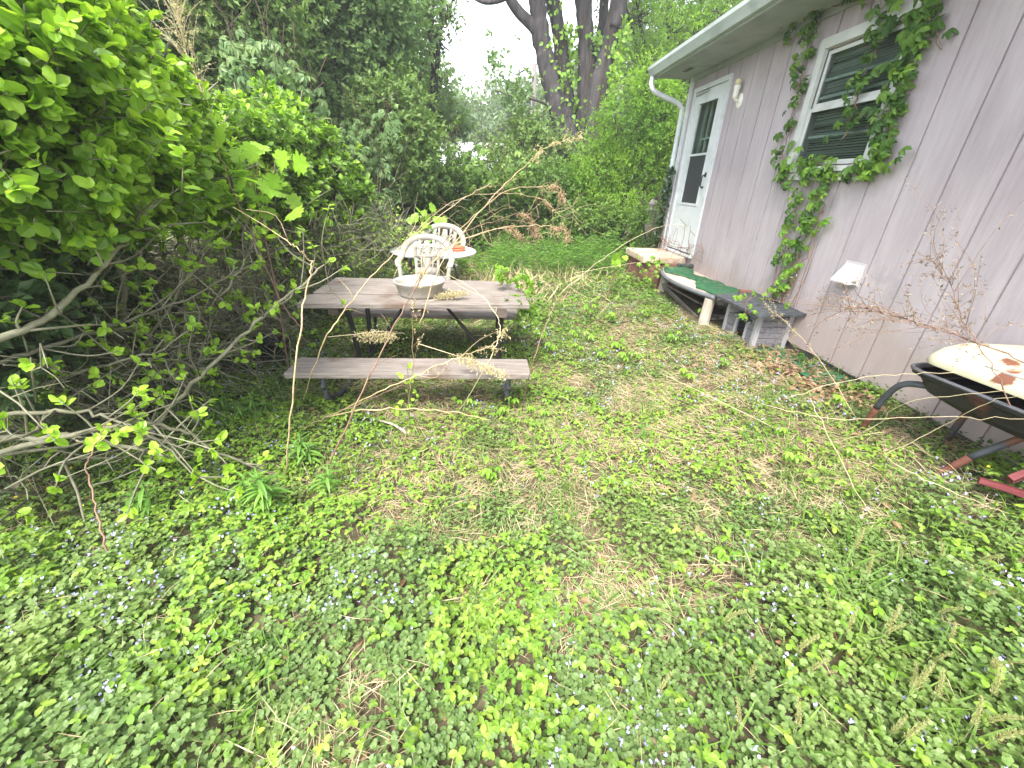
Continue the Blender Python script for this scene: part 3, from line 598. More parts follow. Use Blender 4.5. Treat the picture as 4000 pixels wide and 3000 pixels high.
def grill():
    t = thing('barbecue_grill', (2.7, 1.75, -.1), 'old barbecue with a cream hinged lid, black tray and bent pipe legs', 'barbecue')
    c = np.array([2.735, 1.60, .03]); Rm = rotz(.12); hx, hy = .27, .44
    T = lambda P: np.asarray(P, float) @ Rm.T + c
    def rrect(s, z, r=.09, k=6):
        o = []
        for (sx, sy, a0) in ((1, 1, 0), (-1, 1, 90), (-1, -1, 180), (1, -1, 270)):
            for i in range(k): a = math.radians(a0 + 90 * i / (k - 1)); o.append([sx * (hx * s - r) + r * math.cos(a), sy * (hy * s - r) + r * math.sin(a), z])
        return np.array(o)
    def loft(rings, cap=True):
        m = MB(); k = len(rings[0]); m.add(T(np.concatenate(rings)), np.array([[i * k + j, i * k + (j + 1) % k, (i + 1) * k + (j + 1) % k, (i + 1) * k + j] for i in range(len(rings) - 1) for j in range(k)]))
        if cap: m.f.append(np.array([list(range((len(rings) - 1) * k, len(rings) * k))]) + 0)
        return m
    b = loft([rrect(s, z) for s, z in ((1.0, .435), (1.06, .445), (1.06, .415), (.98, .40), (.88, .33), (.62, .28))]); tr = b.build('tray', MT['gbowl'], t)
    b = MB(); 
    for k in range(4):
        y = -.3 + .2 * k; b.tube(T([[-hx * 1.02, y, .43], [hx * 1.0, y, .43]]), .004, 5)
    b.tube(T(np.vstack([rrect(1.07, .44), rrect(1.07, .44)[:1]])), .010, 6); b.build('rim', MT['irong'], tr)
    L_ = loft([rrect(s, z, r) + np.array([dx, 0, 0]) for s, z, r, dx in ((.99, .0, .09, 0), (1.0, .012, .09, 0), (.985, .04, .09, .0), (.94, .085, .1, .012), (.84, .125, .1, .03), (.66, .15, .1, .045), (.4, .158, .08, .05))])
    # the lid is propped open a little at the front
    for v in L_.v:
        q = (v - c) @ Rm; q[:, 2] *= 1.05; a = .07; x_ = q[:, 0] - hx; q[:, 0], q[:, 2] = hx + x_ * math.cos(a) + q[:, 2] * math.sin(a), -x_ * math.sin(a) * 1 + q[:, 2] * math.cos(a) + .45; v[:] = q @ Rm.T + c
    lid = L_.build('lid', MT['cream'], t, True)
    q = MB(); q.plank(T([-.225, -.12, .565]), T([-.225, .17, .565]), .035, .022, up=(-.6, 0, 1)); q.build('handle', MT['gwood'], lid)
    q = MB()
    for y in (-.06, .13): q.tube(T([[-.225, y, .56], [-.20, y, .53]]), .007, 6)
    q.build('handle_bracket', MT['irong'], lid)
    legs = [([[-.13, .30, .34], [-.2, .39, .345], [-.235, .47, .31], [-.22, .53, .2], [-.20, .56, .1]], [[-.20, .56, .1], [-.17, .60, -.05], [-.15, .63, -.2]]),
            ([[.12, .30, .3], [.14, .33, .2], [.16, .36, -.05]], [[.16, .36, -.05], [.17, .37, -.2]]),
            ([[-.10, -.05, .29], [-.12, .0, .2], [-.17, .06, .08]], [[-.17, .06, .08], [-.23, .11, -.08], [-.25, .13, -.22]]), ([[.12, -.3, .3], [.14, -.36, .1]], [[.14, -.36, .1], [.16, -.4, -.2]])]
    for up, lo_ in legs:
        q = MB(); q.tube(T(up), .0185, 10, 4); lg = q.build('leg', MT['gleg'], t, True)
        q = MB(); q.tube(T(lo_), [.019] * len(lo_), 10, 3); q.build('rusty_foot', MT['rust'], lg, True)
grill()
def red_wood():
    m = MB(); a = np.array([2.47, 1.40, .12])
    m.plank((2.42, 1.47, .10), (2.66, 1.18, .13), .075, .028, up=(.2, .2, 1), rag=.003); m.plank((2.50, 1.42, .14), (2.62, 1.40, .25), .06, .026, up=(0, 1, .3), rag=.003); m.plank((2.60, 1.42, .2), (2.8, 1.2, .22), .07, .025, up=(.1, .2, 1), rag=.003); m.tube([[2.62, 1.2, -.2], [2.63, 1.22, .14]], .02, 6)
    tag(m.build('broken_plank', MT['redwood'], loc=(2.6, 1.25, -.1)), 'broken red painted planks nailed together below the barbecue', 'plank')
red_wood()

# ------------------------------------------------------------------ picnic table and what stands on and near it
def picnic():
    ZT, ZB = .40, .03; t = thing('picnic_table', (-.6, 3.8, -.36), 'weathered wooden picnic table with attached benches and a dark iron frame', 'picnic table')
    yaw = .01
    def pl(name, xa, xb, y, w_, z, th, rag=.0016, mat='wood', yaw_=.012):
        m = MB(); dy = (xb - xa) * yaw_; m.plank((xa, y - dy / 2, z - th / 2), (xb, y + dy / 2, z - th / 2), w_, th, bev=.005, rag=rag); return m.build(name, MT[mat], t)
    pl('tabletop_plank', -1.535, .348, 3.50, .296, ZT, .042, yaw_=.06); pl('tabletop_plank', -1.53, .335, 3.815, .292, ZT + .002, .042, yaw_=.03); pl('tabletop_plank', -1.535, .28, 4.135, .30, ZT - .002, .042, yaw_=.0)
    pl('bench_seat', -1.475, .327, 2.93, .305, ZB, .042); pl('bench_seat', -1.44, .33, 4.44, .30, ZB - .01, .042, yaw_=0)
    for x in (-1.28, -.6, .12):
        m = MB(); m.plank((x, 3.38, ZT - .078), (x, 4.25, ZT - .078), .085, .07, bev=.004); m.build('batten', MT['woodend'], t)
    for x, s in ((-1.22, -1), (.13, 1)):
        for y0_, y1_ in ((3.50, 3.62), (4.12, 4.0)):
            m = MB(); m.tube([[x, y0_, ZT - .08], [x - .02 * s, (y0_ + y1_) / 2, .1], [x + .03 * -s, y1_ + .05 * (1 if y1_ > 3.8 else -1) * 0, -.42]], .024, 8, 4); m.build('leg', MT['iron'], t, True)
        for y0_, ye in ((3.6, 2.93), (4.02, 4.44)):
            m = MB(); sg = -1 if ye < 3.8 else 1
            m.tube([[x, y0_, -.30], [x + .02 * s, (y0_ + ye) / 2, -.34], [x + .03 * s, ye - .03 * sg, -.28], [x + .035 * s, ye + .05 * sg, -.16], [x + .035 * s, ye + .02 * sg, ZB - .044]], .022, 8, 5); m.build('bench_support', MT['irong'], t, True)
    for xa, xb in ((-1.16, -.72), (.09, -.46)):
        m = MB(); m.tube([[xa, 3.62, -.27], [xb, 3.80, ZT - .06]], .014, 6); m.build('brace', MT['iron'], t, True)
picnic()
def basin():
    t = thing('plastic_basin', (-.60, 3.66, .402), 'shallow round grey plastic basin of silt on the picnic tabletop', 'basin')
    c = (-.60, 3.66, .402); m = MB()
    m.lathe([[0, .0], [.165, 0], [.178, .006], [.185, .02], [.203, .088], [.207, .09], [.222, .118], [.226, .128], [.219, .13], [.208, .108], [.195, .088], [.178, .022], [.16, .016]], c, 48); m.build('body', MT['basin'], t, True)
    m = MB(); m.lathe([[0, .036], [.12, .034], [.1815, .031]], c, 40); m.build('silt', MT['basinin'], t, True)
basin()
def chair():
    t = thing('plastic_chair', (0, 0, 0), None, 'chair'); B = lambda m, n: m.build(n, MT['plastic'], t, True)
    m = MB(); n = 9; u = np.linspace(-1, 1, n); X, Y = np.meshgrid(u, u); hw = .225 - .02 * (Y + 1) / 2
    Z = .43 - .018 * (1 - X ** 2) * (1 - Y ** 2) - .02 * np.clip(-Y - .6, 0, 1); V = np.stack([X * hw, Y * .21, Z], -1).reshape(-1, 3); V2 = V - [0, 0, .012]
    i = np.arange(n - 1)[:, None] * n + np.arange(n - 1)[None]; f = np.stack([i, i + 1, i + n + 1, i + n], -1).reshape(-1, 4); rim = []
    bd = [(k, k + 1) for k in range(n - 1)] + [(n * (n - 1) + k + 1, n * (n - 1) + k) for k in range(n - 1)] + [((k + 1) * n, k * n) for k in range(n - 1)] + [(k * n + n - 1, (k + 1) * n + n - 1) for k in range(n - 1)]
    m.add(np.concatenate([V, V2]), [f, f[:, ::-1] + n * n, np.array([[b, a, a + n * n, b + n * n] for a, b in bd])]); m.box((-.22, -.215, .385), (.22, -.20, .425)); m.box((-.2, .195, .37), (.2, .21, .43)); B(m, 'seat')
    for sx in (-1, 1):
        for y0_, y1_, zt, xo in ((-.20, -.235, .60, .265), (.19, .27, .425, .215)):
            m = MB()
            if y0_ < 0: m.tube([[sx * .245, y1_, 0], [sx * .25, -.22, .25], [sx * .268, -.20, .43], [sx * .285, -.17, .58]], [.024, .026, .028, .026], 8, 4)
            else: m.tube([[sx * .24, y1_, 0], [sx * .225, .22, .25], [sx * .205, .19, .425]], [.022, .026, .03], 8, 4)
            B(m, 'leg')
    # arm rests flow into the arched top rail: a flat band
    half = [[.285, -.19, .585], [.305, -.13, .635], [.312, .0, .645], [.308, .12, .655], [.295, .22, .70], [.26, .28, .775], [.19, .315, .84], [.1, .33, .872], [0, .335, .882]]
    P = np.array(half + [[-a, b, c] for a, b, c in half[-2::-1]]); P, _ = spline(P, np.ones(len(P)), 4)
    T = nrm(np.gradient(P, axis=0)); out_ = nrm(P * [1, 0, 0] * 1.0 + [0, 0, 1e-3] + np.stack([0 * P[:, 0], 0 * P[:, 0], np.clip((P[:, 2] - .62), 0, 1) * 1.2], -1)); nn = nrm(np.cross(T, out_)); W = .034; m = MB(); k = len(P)
    prof = [(-W, -.006), (W, -.006), (W + .006, .012), (W, .008), (-W, .008), (-W - .006, .012)]
    # band lies across (out_) with small thickness along nn
    V = np.stack([P + out_ * a + nn * b for a, b in prof], 1); m.add(V.reshape(-1, 3), np.array([[i * 6 + j, i * 6 + (j + 1) % 6, (i + 1) * 6 + (j + 1) % 6, (i + 1) * 6 + j] for i in range(k - 1) for j in range(6)])); B(m, 'arm_rail')
    m = MB()
    def slat(pts, w0, th=.008):
        p = np.array(pts, float); q, _ = spline(p, np.ones(len(p)), 4); ww = np.interp(np.linspace(0, 1, len(q)), np.linspace(0, 1, len(w0)), w0); k = len(q)
        V = np.concatenate([np.stack([q + [s * a, 0, 0] * 1 + [0, d, 0] for a in (1,)], 0)[0] if False else q + np.stack([s * ww, np.full(k, d), 0 * ww], -1) for s, d in ((-1, 0), (1, 0), (1, th), (-1, th))]).reshape(4, k, 3).transpose(1, 0, 2).reshape(-1, 3)
        m.add(V, [np.array([[i * 4 + j, i * 4 + (j + 1) % 4, (i + 1) * 4 + (j + 1) % 4, (i + 1) * 4 + j] for i in range(k - 1) for j in range(4)]), np.array([[3, 2, 1, 0], [k * 4 - 4, k * 4 - 3, k * 4 - 2, k * 4 - 1]])])
    bk = lambda z: .19 + (z - .43) * .31 
    zz = (.42, .55, .7, .84)
    for x0, x1, w_ in ((-.128, -.15, (.022, .018, .02, .03)), (.128, .15, (.022, .018, .02, .03)), (0, 0, (.075, .05, .055, .03))): slat([[x0 + (x1 - x0) * i / 3, bk(z) + .004, z] for i, z in enumerate(zz)], w_)
    for s in (-1, 1):
        slat([[s * .065, bk(.50), .50], [s * .075, bk(.66), .66], [s * .085, bk(.85), .85]], (.012, .01, .014))
        for za, zb, xa, xb in ((.56, .60, .13, .03), (.66, .71, .135, .03), (.63, .57, .13, .04), (.76, .70, .14, .03), (.80, .74, .08, .15), (.72, .78, .08, .0), (.52, .50, .13, .06)): slat([[s * xa, bk(za) + .002, za], [s * (xa + xb) / 2, bk((za + zb) / 2) + .002, (za + zb) / 2], [s * xb, bk(zb) + .002, zb]], (.012, .012, .010))
    slat([[-.14, bk(.47), .47], [0, bk(.47) + .01, .47], [.14, bk(.47), .47]], (.0, .0, .0)); m.box((-.145, bk(.46), .42), (.145, bk(.46) + .008, .53)); m.box((-.15, bk(.66) - .002, .645), (.15, bk(.66) + .008, .672))
    B(m, 'back_splat'); return t
ch = chair(); ch2 = copy_tree(ch)
p = at(925, 540, 5.35); ch.scale = (1.0,) * 3; ch.location = (p[0], 5.05, -.19); ch.rotation_euler = (-.06, 0, .06); ch['label'] = 'white plastic garden chair in front of the round white table, facing the picnic table'; ch['group'] = 'white plastic garden chairs'
p = at(940, 530, 6.9); ch2.scale = (1.2,) * 3; ch2.location = (p[0], 6.7, -.41); ch2.rotation_euler = (.0, .04, -.3); ch2['label'] = 'mildewed plastic garden chair behind the round white table, only its arched back showing'; ch2['group'] = 'white plastic garden chairs'
def patio_table():
    c = atz(937, 540, .37); c = np.array([c[0], 5.98, .0]); zt = atz(937, 540, .37); s = 5.98
    ctr = at(937, 540, 6.05); z = ctr[2]; t = thing('patio_table', (ctr[0], ctr[1], -.36), 'round white patio table behind the plastic chair', 'patio table'); c = (ctr[0], ctr[1], 0)
    m = MB(); m.lathe([[.03, z - .012], [.53, z - .014], [.58, z - .03], [.595, z - .028], [.60, z - .01], [.585, z + .004], [.53, z + .002], [.03, z + .004], [.03, z - .012]], c, 56); m.build('tabletop', MT['tablewhite'], t, True)
    m = MB(); m.lathe([[.32, -.5], [.3, -.34], [.22, -.3], [.20, z - .16], [.26, z - .02], [0, z - .015]], c, 28); m.build('pedestal', MT['stone'], t, True)
    cd = MB(); n = 5
    for k in range(n):
        a = np.linspace(0, 2 * np.pi, 40); r = .092 + .012 * (k % 3) - .006; P = np.stack([r * np.cos(a), r * np.sin(a), np.full(40, .009 + .011 * k) + .003 * np.sin(a * 2 + k)], -1) + [ctr[0] + .335, ctr[1] - .02, z + .004]; cd.tubes(P[None], np.full((1, 40), .0085), 6)
    a = np.linspace(0, 1, 12); cd.tubes((np.stack([.09 - .25 * a, -.09 - .02 * np.sin(a * 5), 0 * a + .008], -1) + [ctr[0] + .335, ctr[1] - .02, z + .004])[None], np.full((1, 12), .006), 5)
    tag(cd.build('coiled_cord', MT['orange'], loc=(ctr[0] + .335, ctr[1] - .02, z + .004), smooth=True), 'coil of orange cord lying on the round white table', 'cord')
    tw = MB()
    for k in range(26): q = np.array([ctr[0] + rng.normal(.0, .12), ctr[1] + rng.normal(-.1, .1), z + .012 + .03 * rng.random()]); d = unit(1)[0] * [1, 1, .15]; tw.tube([q - d * .12, q + d * .02 + [0, 0, .01], q + d * .13], .004, 4)
    tag(tw.build('twig_litter', MT['twigd'], loc=(ctr[0], ctr[1] - .1, z + .005)), 'dark fallen twigs scattered over the round white table', 'twigs')
patio_table()
def pot():
    b = gnd(572, 758); ctr = np.array([-2.13, 3.86, float(g(-2.13, 3.86)) - .01])
    t = thing('plant_pot', ctr, 'black plastic nursery pot under the hedge left of the picnic table', 'plant pot'); A = np.array(Matrix.Rotation(.16, 3, 'Y') @ Matrix.Rotation(-.06, 3, 'X')); m = MB()
    m.lathe([[0, .0], [.10, 0], [.112, .02], [.14, .25], [.152, .252], [.158, .262], [.157, .295], [.15, .30], [.143, .296], [.138, .255], [.128, .2]], ctr, 40, ax=A); m.build('pot_wall', MT['pot'], t, True)
    m = MB(); m.lathe([[0, .14], [.123, .135]], ctr, 30, ax=A); m.build('potting_soil', MT['soil'], t)
pot()
def stump():
    p = gnd(418, 815); m = MB(); c = p + [0, .05, -.05]
    prof = [[.0, -.05], [.125, -.05], [.118, .05], [.09, .13], [.083, .2], [.09, .27], [.082, .295], [.05, .305], [0, .305]]; m.lathe(prof, c, 26, ax=np.array(Matrix.Rotation(-.12, 3, 'Y')))
    for v in m.v: v += .008 * (vn(v[:, 0] * 3 + v[:, 2] * 5, v[:, 1] * 3 - v[:, 2] * 2, .1, 3)[:, None] - .5)
    tag(m.build('stone_stub', MT['stone'], loc=c, smooth=True), 'pale weathered stone stub standing under bare twigs left of the bench', 'stone post')
stump()

# ------------------------------------------------------------------ far things
def fence():
    Y = 8.35; p = at(1411, 430, Y); x0 = p[0]; zt = p[2]; t = thing('picket_fence', (x0 + .4, Y, -.2), 'weathered picket fence with an urn topped post, half hidden by leaves beside the house', 'fence')
    m = MB(); m.box((x0 - .055, Y - .055, -.4), (x0 + .055, Y + .055, zt - .2), bev=.006); m.box((x0 - .075, Y - .075, zt - .2), (x0 + .075, Y + .075, zt - .17), bev=.004)
    q = m.build('post', MT['fence'], t); m = MB(); m.lathe([[.05, zt - .17], [.03, zt - .15], [.065, zt - .11], [.07, zt - .08], [.05, zt - .035], [.015, zt], [0, zt + .005]], (x0, Y, 0), 12); m.build('finial', MT['fence'], q, True)
    for k in range(9):
        x = x0 + .13 + k * .115; m = MB(); z1 = zt - .22 - .02 * abs(math.sin(k)); m.poly([[x - .04, Y - .012, -.3], [x + .04, Y - .012, -.3], [x + .04, Y - .012, z1 - .05], [x, Y - .012, z1], [x - .04, Y - .012, z1 - .05]] + [[x - .04, Y + .012, -.3], [x + .04, Y + .012, -.3], [x + .04, Y + .012, z1 - .05], [x, Y + .012, z1], [x - .04, Y + .012, z1 - .05]], [[0, 1, 2, 3, 4], [9, 8, 7, 6, 5]] + [[i, i + 5, (i + 1) % 5 + 5, (i + 1) % 5] for i in range(5)]); m.build('picket', MT['fence'], t)
    for z in (zt - .4, zt - 1.0): m = MB(); m.plank((x0 + .05, Y + .03, z), (x0 + 1.2, Y + .03, z), .03, .08); m.build('rail', MT['fence'], t)
fence()
def neighbour():
    Y = 24.; a = at(925, 348, Y); b = at(1075, 348, Y); zt = at(990, 306, Y + 3)[2]; x0, x1, z0 = a[0] - .3, b[0] + .6, a[2] - .25
    t = thing('neighbour_shed', ((x0 + x1) / 2, Y + 3, -.3), 'low building with a pale metal roof far beyond the vine thicket', 'outbuilding')
    m = MB(); m.box((x0 + .3, Y + .4, -.5), (x1 - .3, Y + 5.6, z0)); m.build('wall', MT['farwall'], t)
    m = MB(); n = int((x1 - x0) / .22)
    for k in range(n):
        xa = x0 + k * (x1 - x0) / n; xb = x0 + (k + 1) * (x1 - x0) / n - .015
        m.poly([[xa, Y, z0], [xb, Y, z0], [xb, Y + 3, zt], [xa, Y + 3, zt], [xb, Y + 6, z0], [xa, Y + 6, z0]] + [[xa, Y, z0 - .05], [xb, Y, z0 - .05], [xb, Y + 3, zt - .05], [xa, Y + 3, zt - .05], [xb, Y + 6, z0 - .05], [xa, Y + 6, z0 - .05]], [[0, 1, 2, 3], [3, 2, 4, 5], [9, 8, 7, 6], [11, 10, 8, 9], [0, 6, 7, 1]])
    m.build('roof', MT['metalroof'], t)
neighbour()
def pole():
    Y = 22.; b = at(1153, 290, Y); a = at(1154, 138, Y); t = thing('utility_pole', (b[0], Y, -.3), 'weathered utility pole seen beyond the thicket left of the big trunks', 'utility pole')
    m = MB(); m.tube([[b[0], Y, -.5], [a[0] + .02, Y, a[2]]], [.15, .11], 10); m.build('mast', MT['pole'], t, True)
    m = MB(); m.lathe([[0, 0], [.07, .01], [.06, .14], [.04, .2], [0, .22]], (a[0] - .06, Y - .13, a[2] - .5), 10); m.tube([[a[0] - .06, Y - .13, a[2] - .42], [a[0], Y, a[2] - .46]], .02, 5); m.build('insulator', MT['lamp'], t, True)
    m = MB(); m.box((a[0] - .02, Y - .16, a[2] - 1.6), (a[0] + .1, Y - .1, a[2] - 1.2)); m.build('pole_bracket', MT['irong'], t)
pole()

# ================================================================== TREES, SHRUBS, VINES
def crown(lobes, dens, cr, tw, nl, size, up=.35, spread=.8, shell=.4, flat=.5, jit=.5, tl=.16):
    Ps, Ds, Ns, Ss, TB, TT = [], [], [], [], [], []
    for c, R in lobes:
        R = np.broadcast_to(np.asarray(R, float), (3,)); n = max(4, int(dens * float(np.mean(R)) ** 2)); d = unit(n)
        C = c + d * R * (shell + (1 - shell) * rng.random((n, 1)) ** .55)
        tips = C[:, None] + rng.normal(size=(n, tw, 3)) * (cr * rng.uniform(.6, 1.3, (n, 1, 1)))
        o = nrm(tips - np.asarray(c)); td = nrm(o + [0, 0, up] + rng.normal(size=o.shape) * jit); tl_ = tl * rng.uniform(.6, 1.4, (n, tw, 1))
        tips, td, o, tl_ = (a.reshape(-1, a.shape[-1]) for a in (tips, td, o, tl_)); TB.append(tips - td * tl_ * 1.15); TT.append(tips)
        u = rng.random((len(tips), nl, 1)) ** .8; pos = tips[:, None] - td[:, None] * tl_[:, None] * u
        side = rng.normal(size=pos.shape); side -= (side * td[:, None]).sum(-1, keepdims=True) * td[:, None]; side = nrm(side)
        D = nrm(td[:, None] * (.35 + .6 * (1 - u)) + side * spread - np.array([0, 0, .15])); N = nrm(o[:, None] * .5 + np.array([0, 0, 1.]) * flat + rng.normal(size=pos.shape) * .45)
        Ps.append(pos.reshape(-1, 3)); Ds.append(D.reshape(-1, 3)); Ns.append(N.reshape(-1, 3)); Ss.append(rng.uniform(.65, 1.25, pos.shape[0] * nl) * size)
    return [np.concatenate(a) for a in (Ps, Ds, Ns, Ss, TB, TT)]
def limbs(m, base, lobes, r0, tips=None, ntip=0, k=5, droop=.0, sub=3):
    """curved limbs from the base to every lobe, then twigs from the lobes out to some of the clumps"""
    for c, R in lobes:
        c = np.asarray(c, float); b = np.asarray(base, float); L_ = np.linalg.norm(c - b); mid = (b + c) / 2 + np.array([0, 0, .12 * L_]) - (c - b) * [.12, .12, 0] + rng.normal(size=3) * .06 * L_
        m.tube([b + rng.normal(size=3) * [r0, r0, 0], mid, c, c + (c - mid) * .35], [r0, r0 * .62, r0 * .35, r0 * .12], k, sub)
    if tips is not None and ntip:
        s = rng.choice(len(tips), min(ntip, len(tips)), False); T = tips[s]; C = np.array([c for c, _ in lobes]); j = np.argmin(((T[:, None] - C[None]) ** 2).sum(-1), 1); A = C[j] + rng.normal(size=T.shape) * .05
        mid = (A + T) / 2 + rng.normal(size=T.shape) * np.linalg.norm(T - A, axis=1, keepdims=True) * .12
        m.tubes(np.stack([A, mid, T], 1), np.stack([np.full(len(T), r0 * .22), np.full(len(T), r0 * .14), np.full(len(T), r0 * .05)], 1), 4)
def LB(Y, *a): return [(at(x, y, Y if len(q) < 2 else q[1]), q[0]) for x, y, *q in a]
def tree(name, label, cat, base, lobes, leaf, size, dens, cr, tw=6, nl=6, tm=LOW, bark='bark', r0=.08, ntip=160, group=None, trunk=True, **kw):
    base = np.asarray(base, float); t = thing(name, base, label, cat, group)
    P, D, N, S, TB, TT = crown(lobes, dens, cr, tw, nl, size, **kw); m = MB(); m.leaves(tm, P, D, N, S); m.build('crown' if trunk else 'foliage', MT[leaf], t)
    b = MB(); limbs(b, base, lobes, r0, TT, ntip); b.build('trunk' if trunk else 'branches', MT[bark], t, True); return t, b
def gz(p): return np.array([p[0], p[1], float(g(p[0], p[1])) - .05])
GT = 'trees along the left of the yard'; GF = 'far trees beyond the thicket'
# far wood: each tree its own crown
far = [(-1500, 0, 30), (-1150, -50, 26), (-820, 20, 30), (-480, -20, 24), (-120, 40, 26), (180, 20, 24), (420, 0, 27), (640, 80, 25), (800, 150, 28), (930, 200, 32), (1010, 232, 34), (1075, 205, 40), (1120, 228, 31), (1185, 190, 36), (1260, 160, 30), (1350, 120, 27), (1450, 90, 30), (1560, 40, 28), (1720, -20, 30), (2000, -60, 32), (2350, -80, 30), (2750, -80, 30)]
fl = ['hazy far tree between the neighbour roof and the utility pole', 'tall far tree seen through the gap of white sky', 'far rounded tree beyond the big trunks']
for i, (vx, vy, Y) in enumerate(far):
    c = at(vx, vy, Y); zt = c[2]; r = 2.4 if 900 < vx < 1200 else 3.0; lo = max(.8, zt * .25)
    lob = [(np.array([c[0], Y, zt - r * .55]), (r * .75, r, r * .9)), (np.array([c[0] - r * .8, Y + .5, zt - r * 1.4]), (r * .8, r, r)), (np.array([c[0] + r * .8, Y - .5, zt - r * 1.5]), (r * .8, r, r)), (np.array([c[0], Y - 1, zt - r * 2.2]), (r * 1.1, r, r))]
    nm = {9: 'pale far tree rising above the metal shed roof', 10: 'low far tree between the shed roof and the utility pole', 11: 'tallest far tree in the gap of white sky', 12: 'far tree just behind the utility pole', 13: 'far tree showing between the big trunks'}.get(i, 'far leafy tree closing the background behind nearer foliage')
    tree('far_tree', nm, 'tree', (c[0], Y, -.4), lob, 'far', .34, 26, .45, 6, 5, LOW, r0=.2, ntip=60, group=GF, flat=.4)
# left hand trees
def lt(label, Y, lob, leaf, size, dens, cr, **kw):
    L_ = LB(Y, *lob); b = np.mean([c for c, _ in L_], 0); bx = kw.pop('bx', b[0]); return tree('leafy_tree', label, 'tree', (bx, Y + .3, float(g(bx, Y)) - .1), L_, leaf, size, dens, cr, group=GT, **kw)
lt('dark green tree behind the bright shrub in the upper left corner', 6.2, [(150, 70, .85), (40, 30, .9), (250, 110, .5), (120, -60, .9), (-120, 60, 1.), (-260, 200, 1.1), (60, 200, .8)], 'treeD', .085, 150, .16, tw=7, nl=7)
lt('leafy tree rising behind the left hedge beside a tall dry plume', 7.6, [(430, 60, .95), (350, 130, .9), (480, 170, .9), (540, 30, .9), (430, 260, .9), (330, 260, .9), (470, -60, 1.), (330, 0, .9), (540, 240, .8)], 'treeA', .085, 150, .16, tw=7, nl=7)
lt('large dense tree in the upper left middle, hung with creeper', 9.4, [(680, 30, 1.2), (760, 110, 1.), (620, 150, 1.1), (700, 230, 1.), (820, 40, 1.), (580, -40, 1.3), (740, -80, 1.3), (600, 260, .9), (800, 210, .8)], 'treeB', .09, 150, .18, tw=7, nl=7)
lt('bushy tree right of the left hedge with vines down its side', 8.8, [(760, 300, .75), (850, 255, .8), (830, 350, .75), (890, 300, .6), (790, 390, .7), (880, 370, .55), (700, 330, .8)], 'treeA', .085, 170, .15, tw=7, nl=7)
lt('open branched tree reaching into the white sky at top centre', 12.5, [(870, 10, 1.1), (935, 70, .6), (860, 130, 1.1), (925, 10, .7), (800, 160, 1.2), (965, 35, .3), (880, -90, 1.2), (960, -30, .4)], 'treeA', .1, 46, .2, tw=6, nl=6, bark='barkd', ntip=260, r0=.11)
lt('pale green tree at the left edge of the sky gap', 15., [(895, 215, 1.1), (945, 235, .8), (880, 310, .9), (985, 262, .5), (850, 290, 1.), (930, 170, .6), (920, 280, .5)], 'treeB', .13, 90, .22, tw=6, nl=6)
lt('dense dark leaf backing added behind the twiggy hedge to stand for its shade', 6.3, [(220, 430, .9), (380, 430, .8), (100, 380, .9), (520, 440, .7), (660, 450, .6), (-60, 430, 1.)], 'treeD', .085, 170, .15, tw=7, nl=7)  # added hedge backing; its dark leaves supply the shade behind the twigs
# shrubs right of the big tree
def rt(nm, label, Y, lob, leaf, size, dens, cr, **kw):
    L_ = LB(Y, *lob); b = np.mean([c for c, _ in L_], 0); return tree(nm, label, kw.pop('cat', 'tree'), (b[0], Y + .2, float(g(b[0], Y)) - .1), L_, leaf, size, dens, cr, **kw)
rt('lime_tree', 'bright lime green young tree between the big trunks and the house corner', 9.8, [(1330, 280, .62), (1290, 365, .6), (1380, 330, .62), (1425, 255, .6), (1350, 420, .62), (1440, 370, .6), (1400, 190, .6), (1300, 440, .5), (1250, 390, .4), (1455, 300, .5)], 'lime', .075, 200, .13, tw=7, nl=7, tm=LANCE_S, r0=.045, bark='barkd')
rt('lime_tree', 'tall thin lime leaved tree above the porch gutter', 13.5, [(1450, 70, 1.), (1400, 130, .8), (1500, 110, .9), (1560, 40, 1.), (1620, 0, .9), (1380, 40, .8), (1450, 180, .9), (1520, -40, 1.1), (1680, -60, 1.), (1340, -30, .8)], 'lime', .1, 62, .2, tw=6, nl=6, tm=LANCE_S, bark='barkd', r0=.09, ntip=200)
rt('cedar_tree', 'dark bare looking cedar behind the lime leaved trees', 18., [(1470, 170, 1.3), (1420, 230, 1.2), (1400, 130, 1.2), (1380, 220, 1.), (1500, 60, 1.3), (1440, 20, 1.2), (1370, 20, 1.), (1560, -30, 1.4)], 'treeD', .12, 40, .25, tw=6, nl=6, tm=LANCE_S, bark='barkd', ntip=420, r0=.12)
rt('leafy_bush', 'mid green bush at the foot of the lime tree by the picket fence', 9., [(1310, 480, .42), (1390, 490, .42), (1240, 470, .4), (1430, 480, .35), (1350, 530, .3), (1260, 530, .25)], 'thick', .07, 280, .1, tw=7, nl=7, cat='bush', r0=.03, trunk=False)
rt('leafy_bush', 'leafy bush growing over the picket fence below the downspout', 8.0, [(1440, 500, .28), (1400, 545, .22), (1450, 560, .2), (1385, 470, .2)], 'thick', .06, 420, .07, tw=7, nl=7, cat='bush', r0=.02, trunk=False)
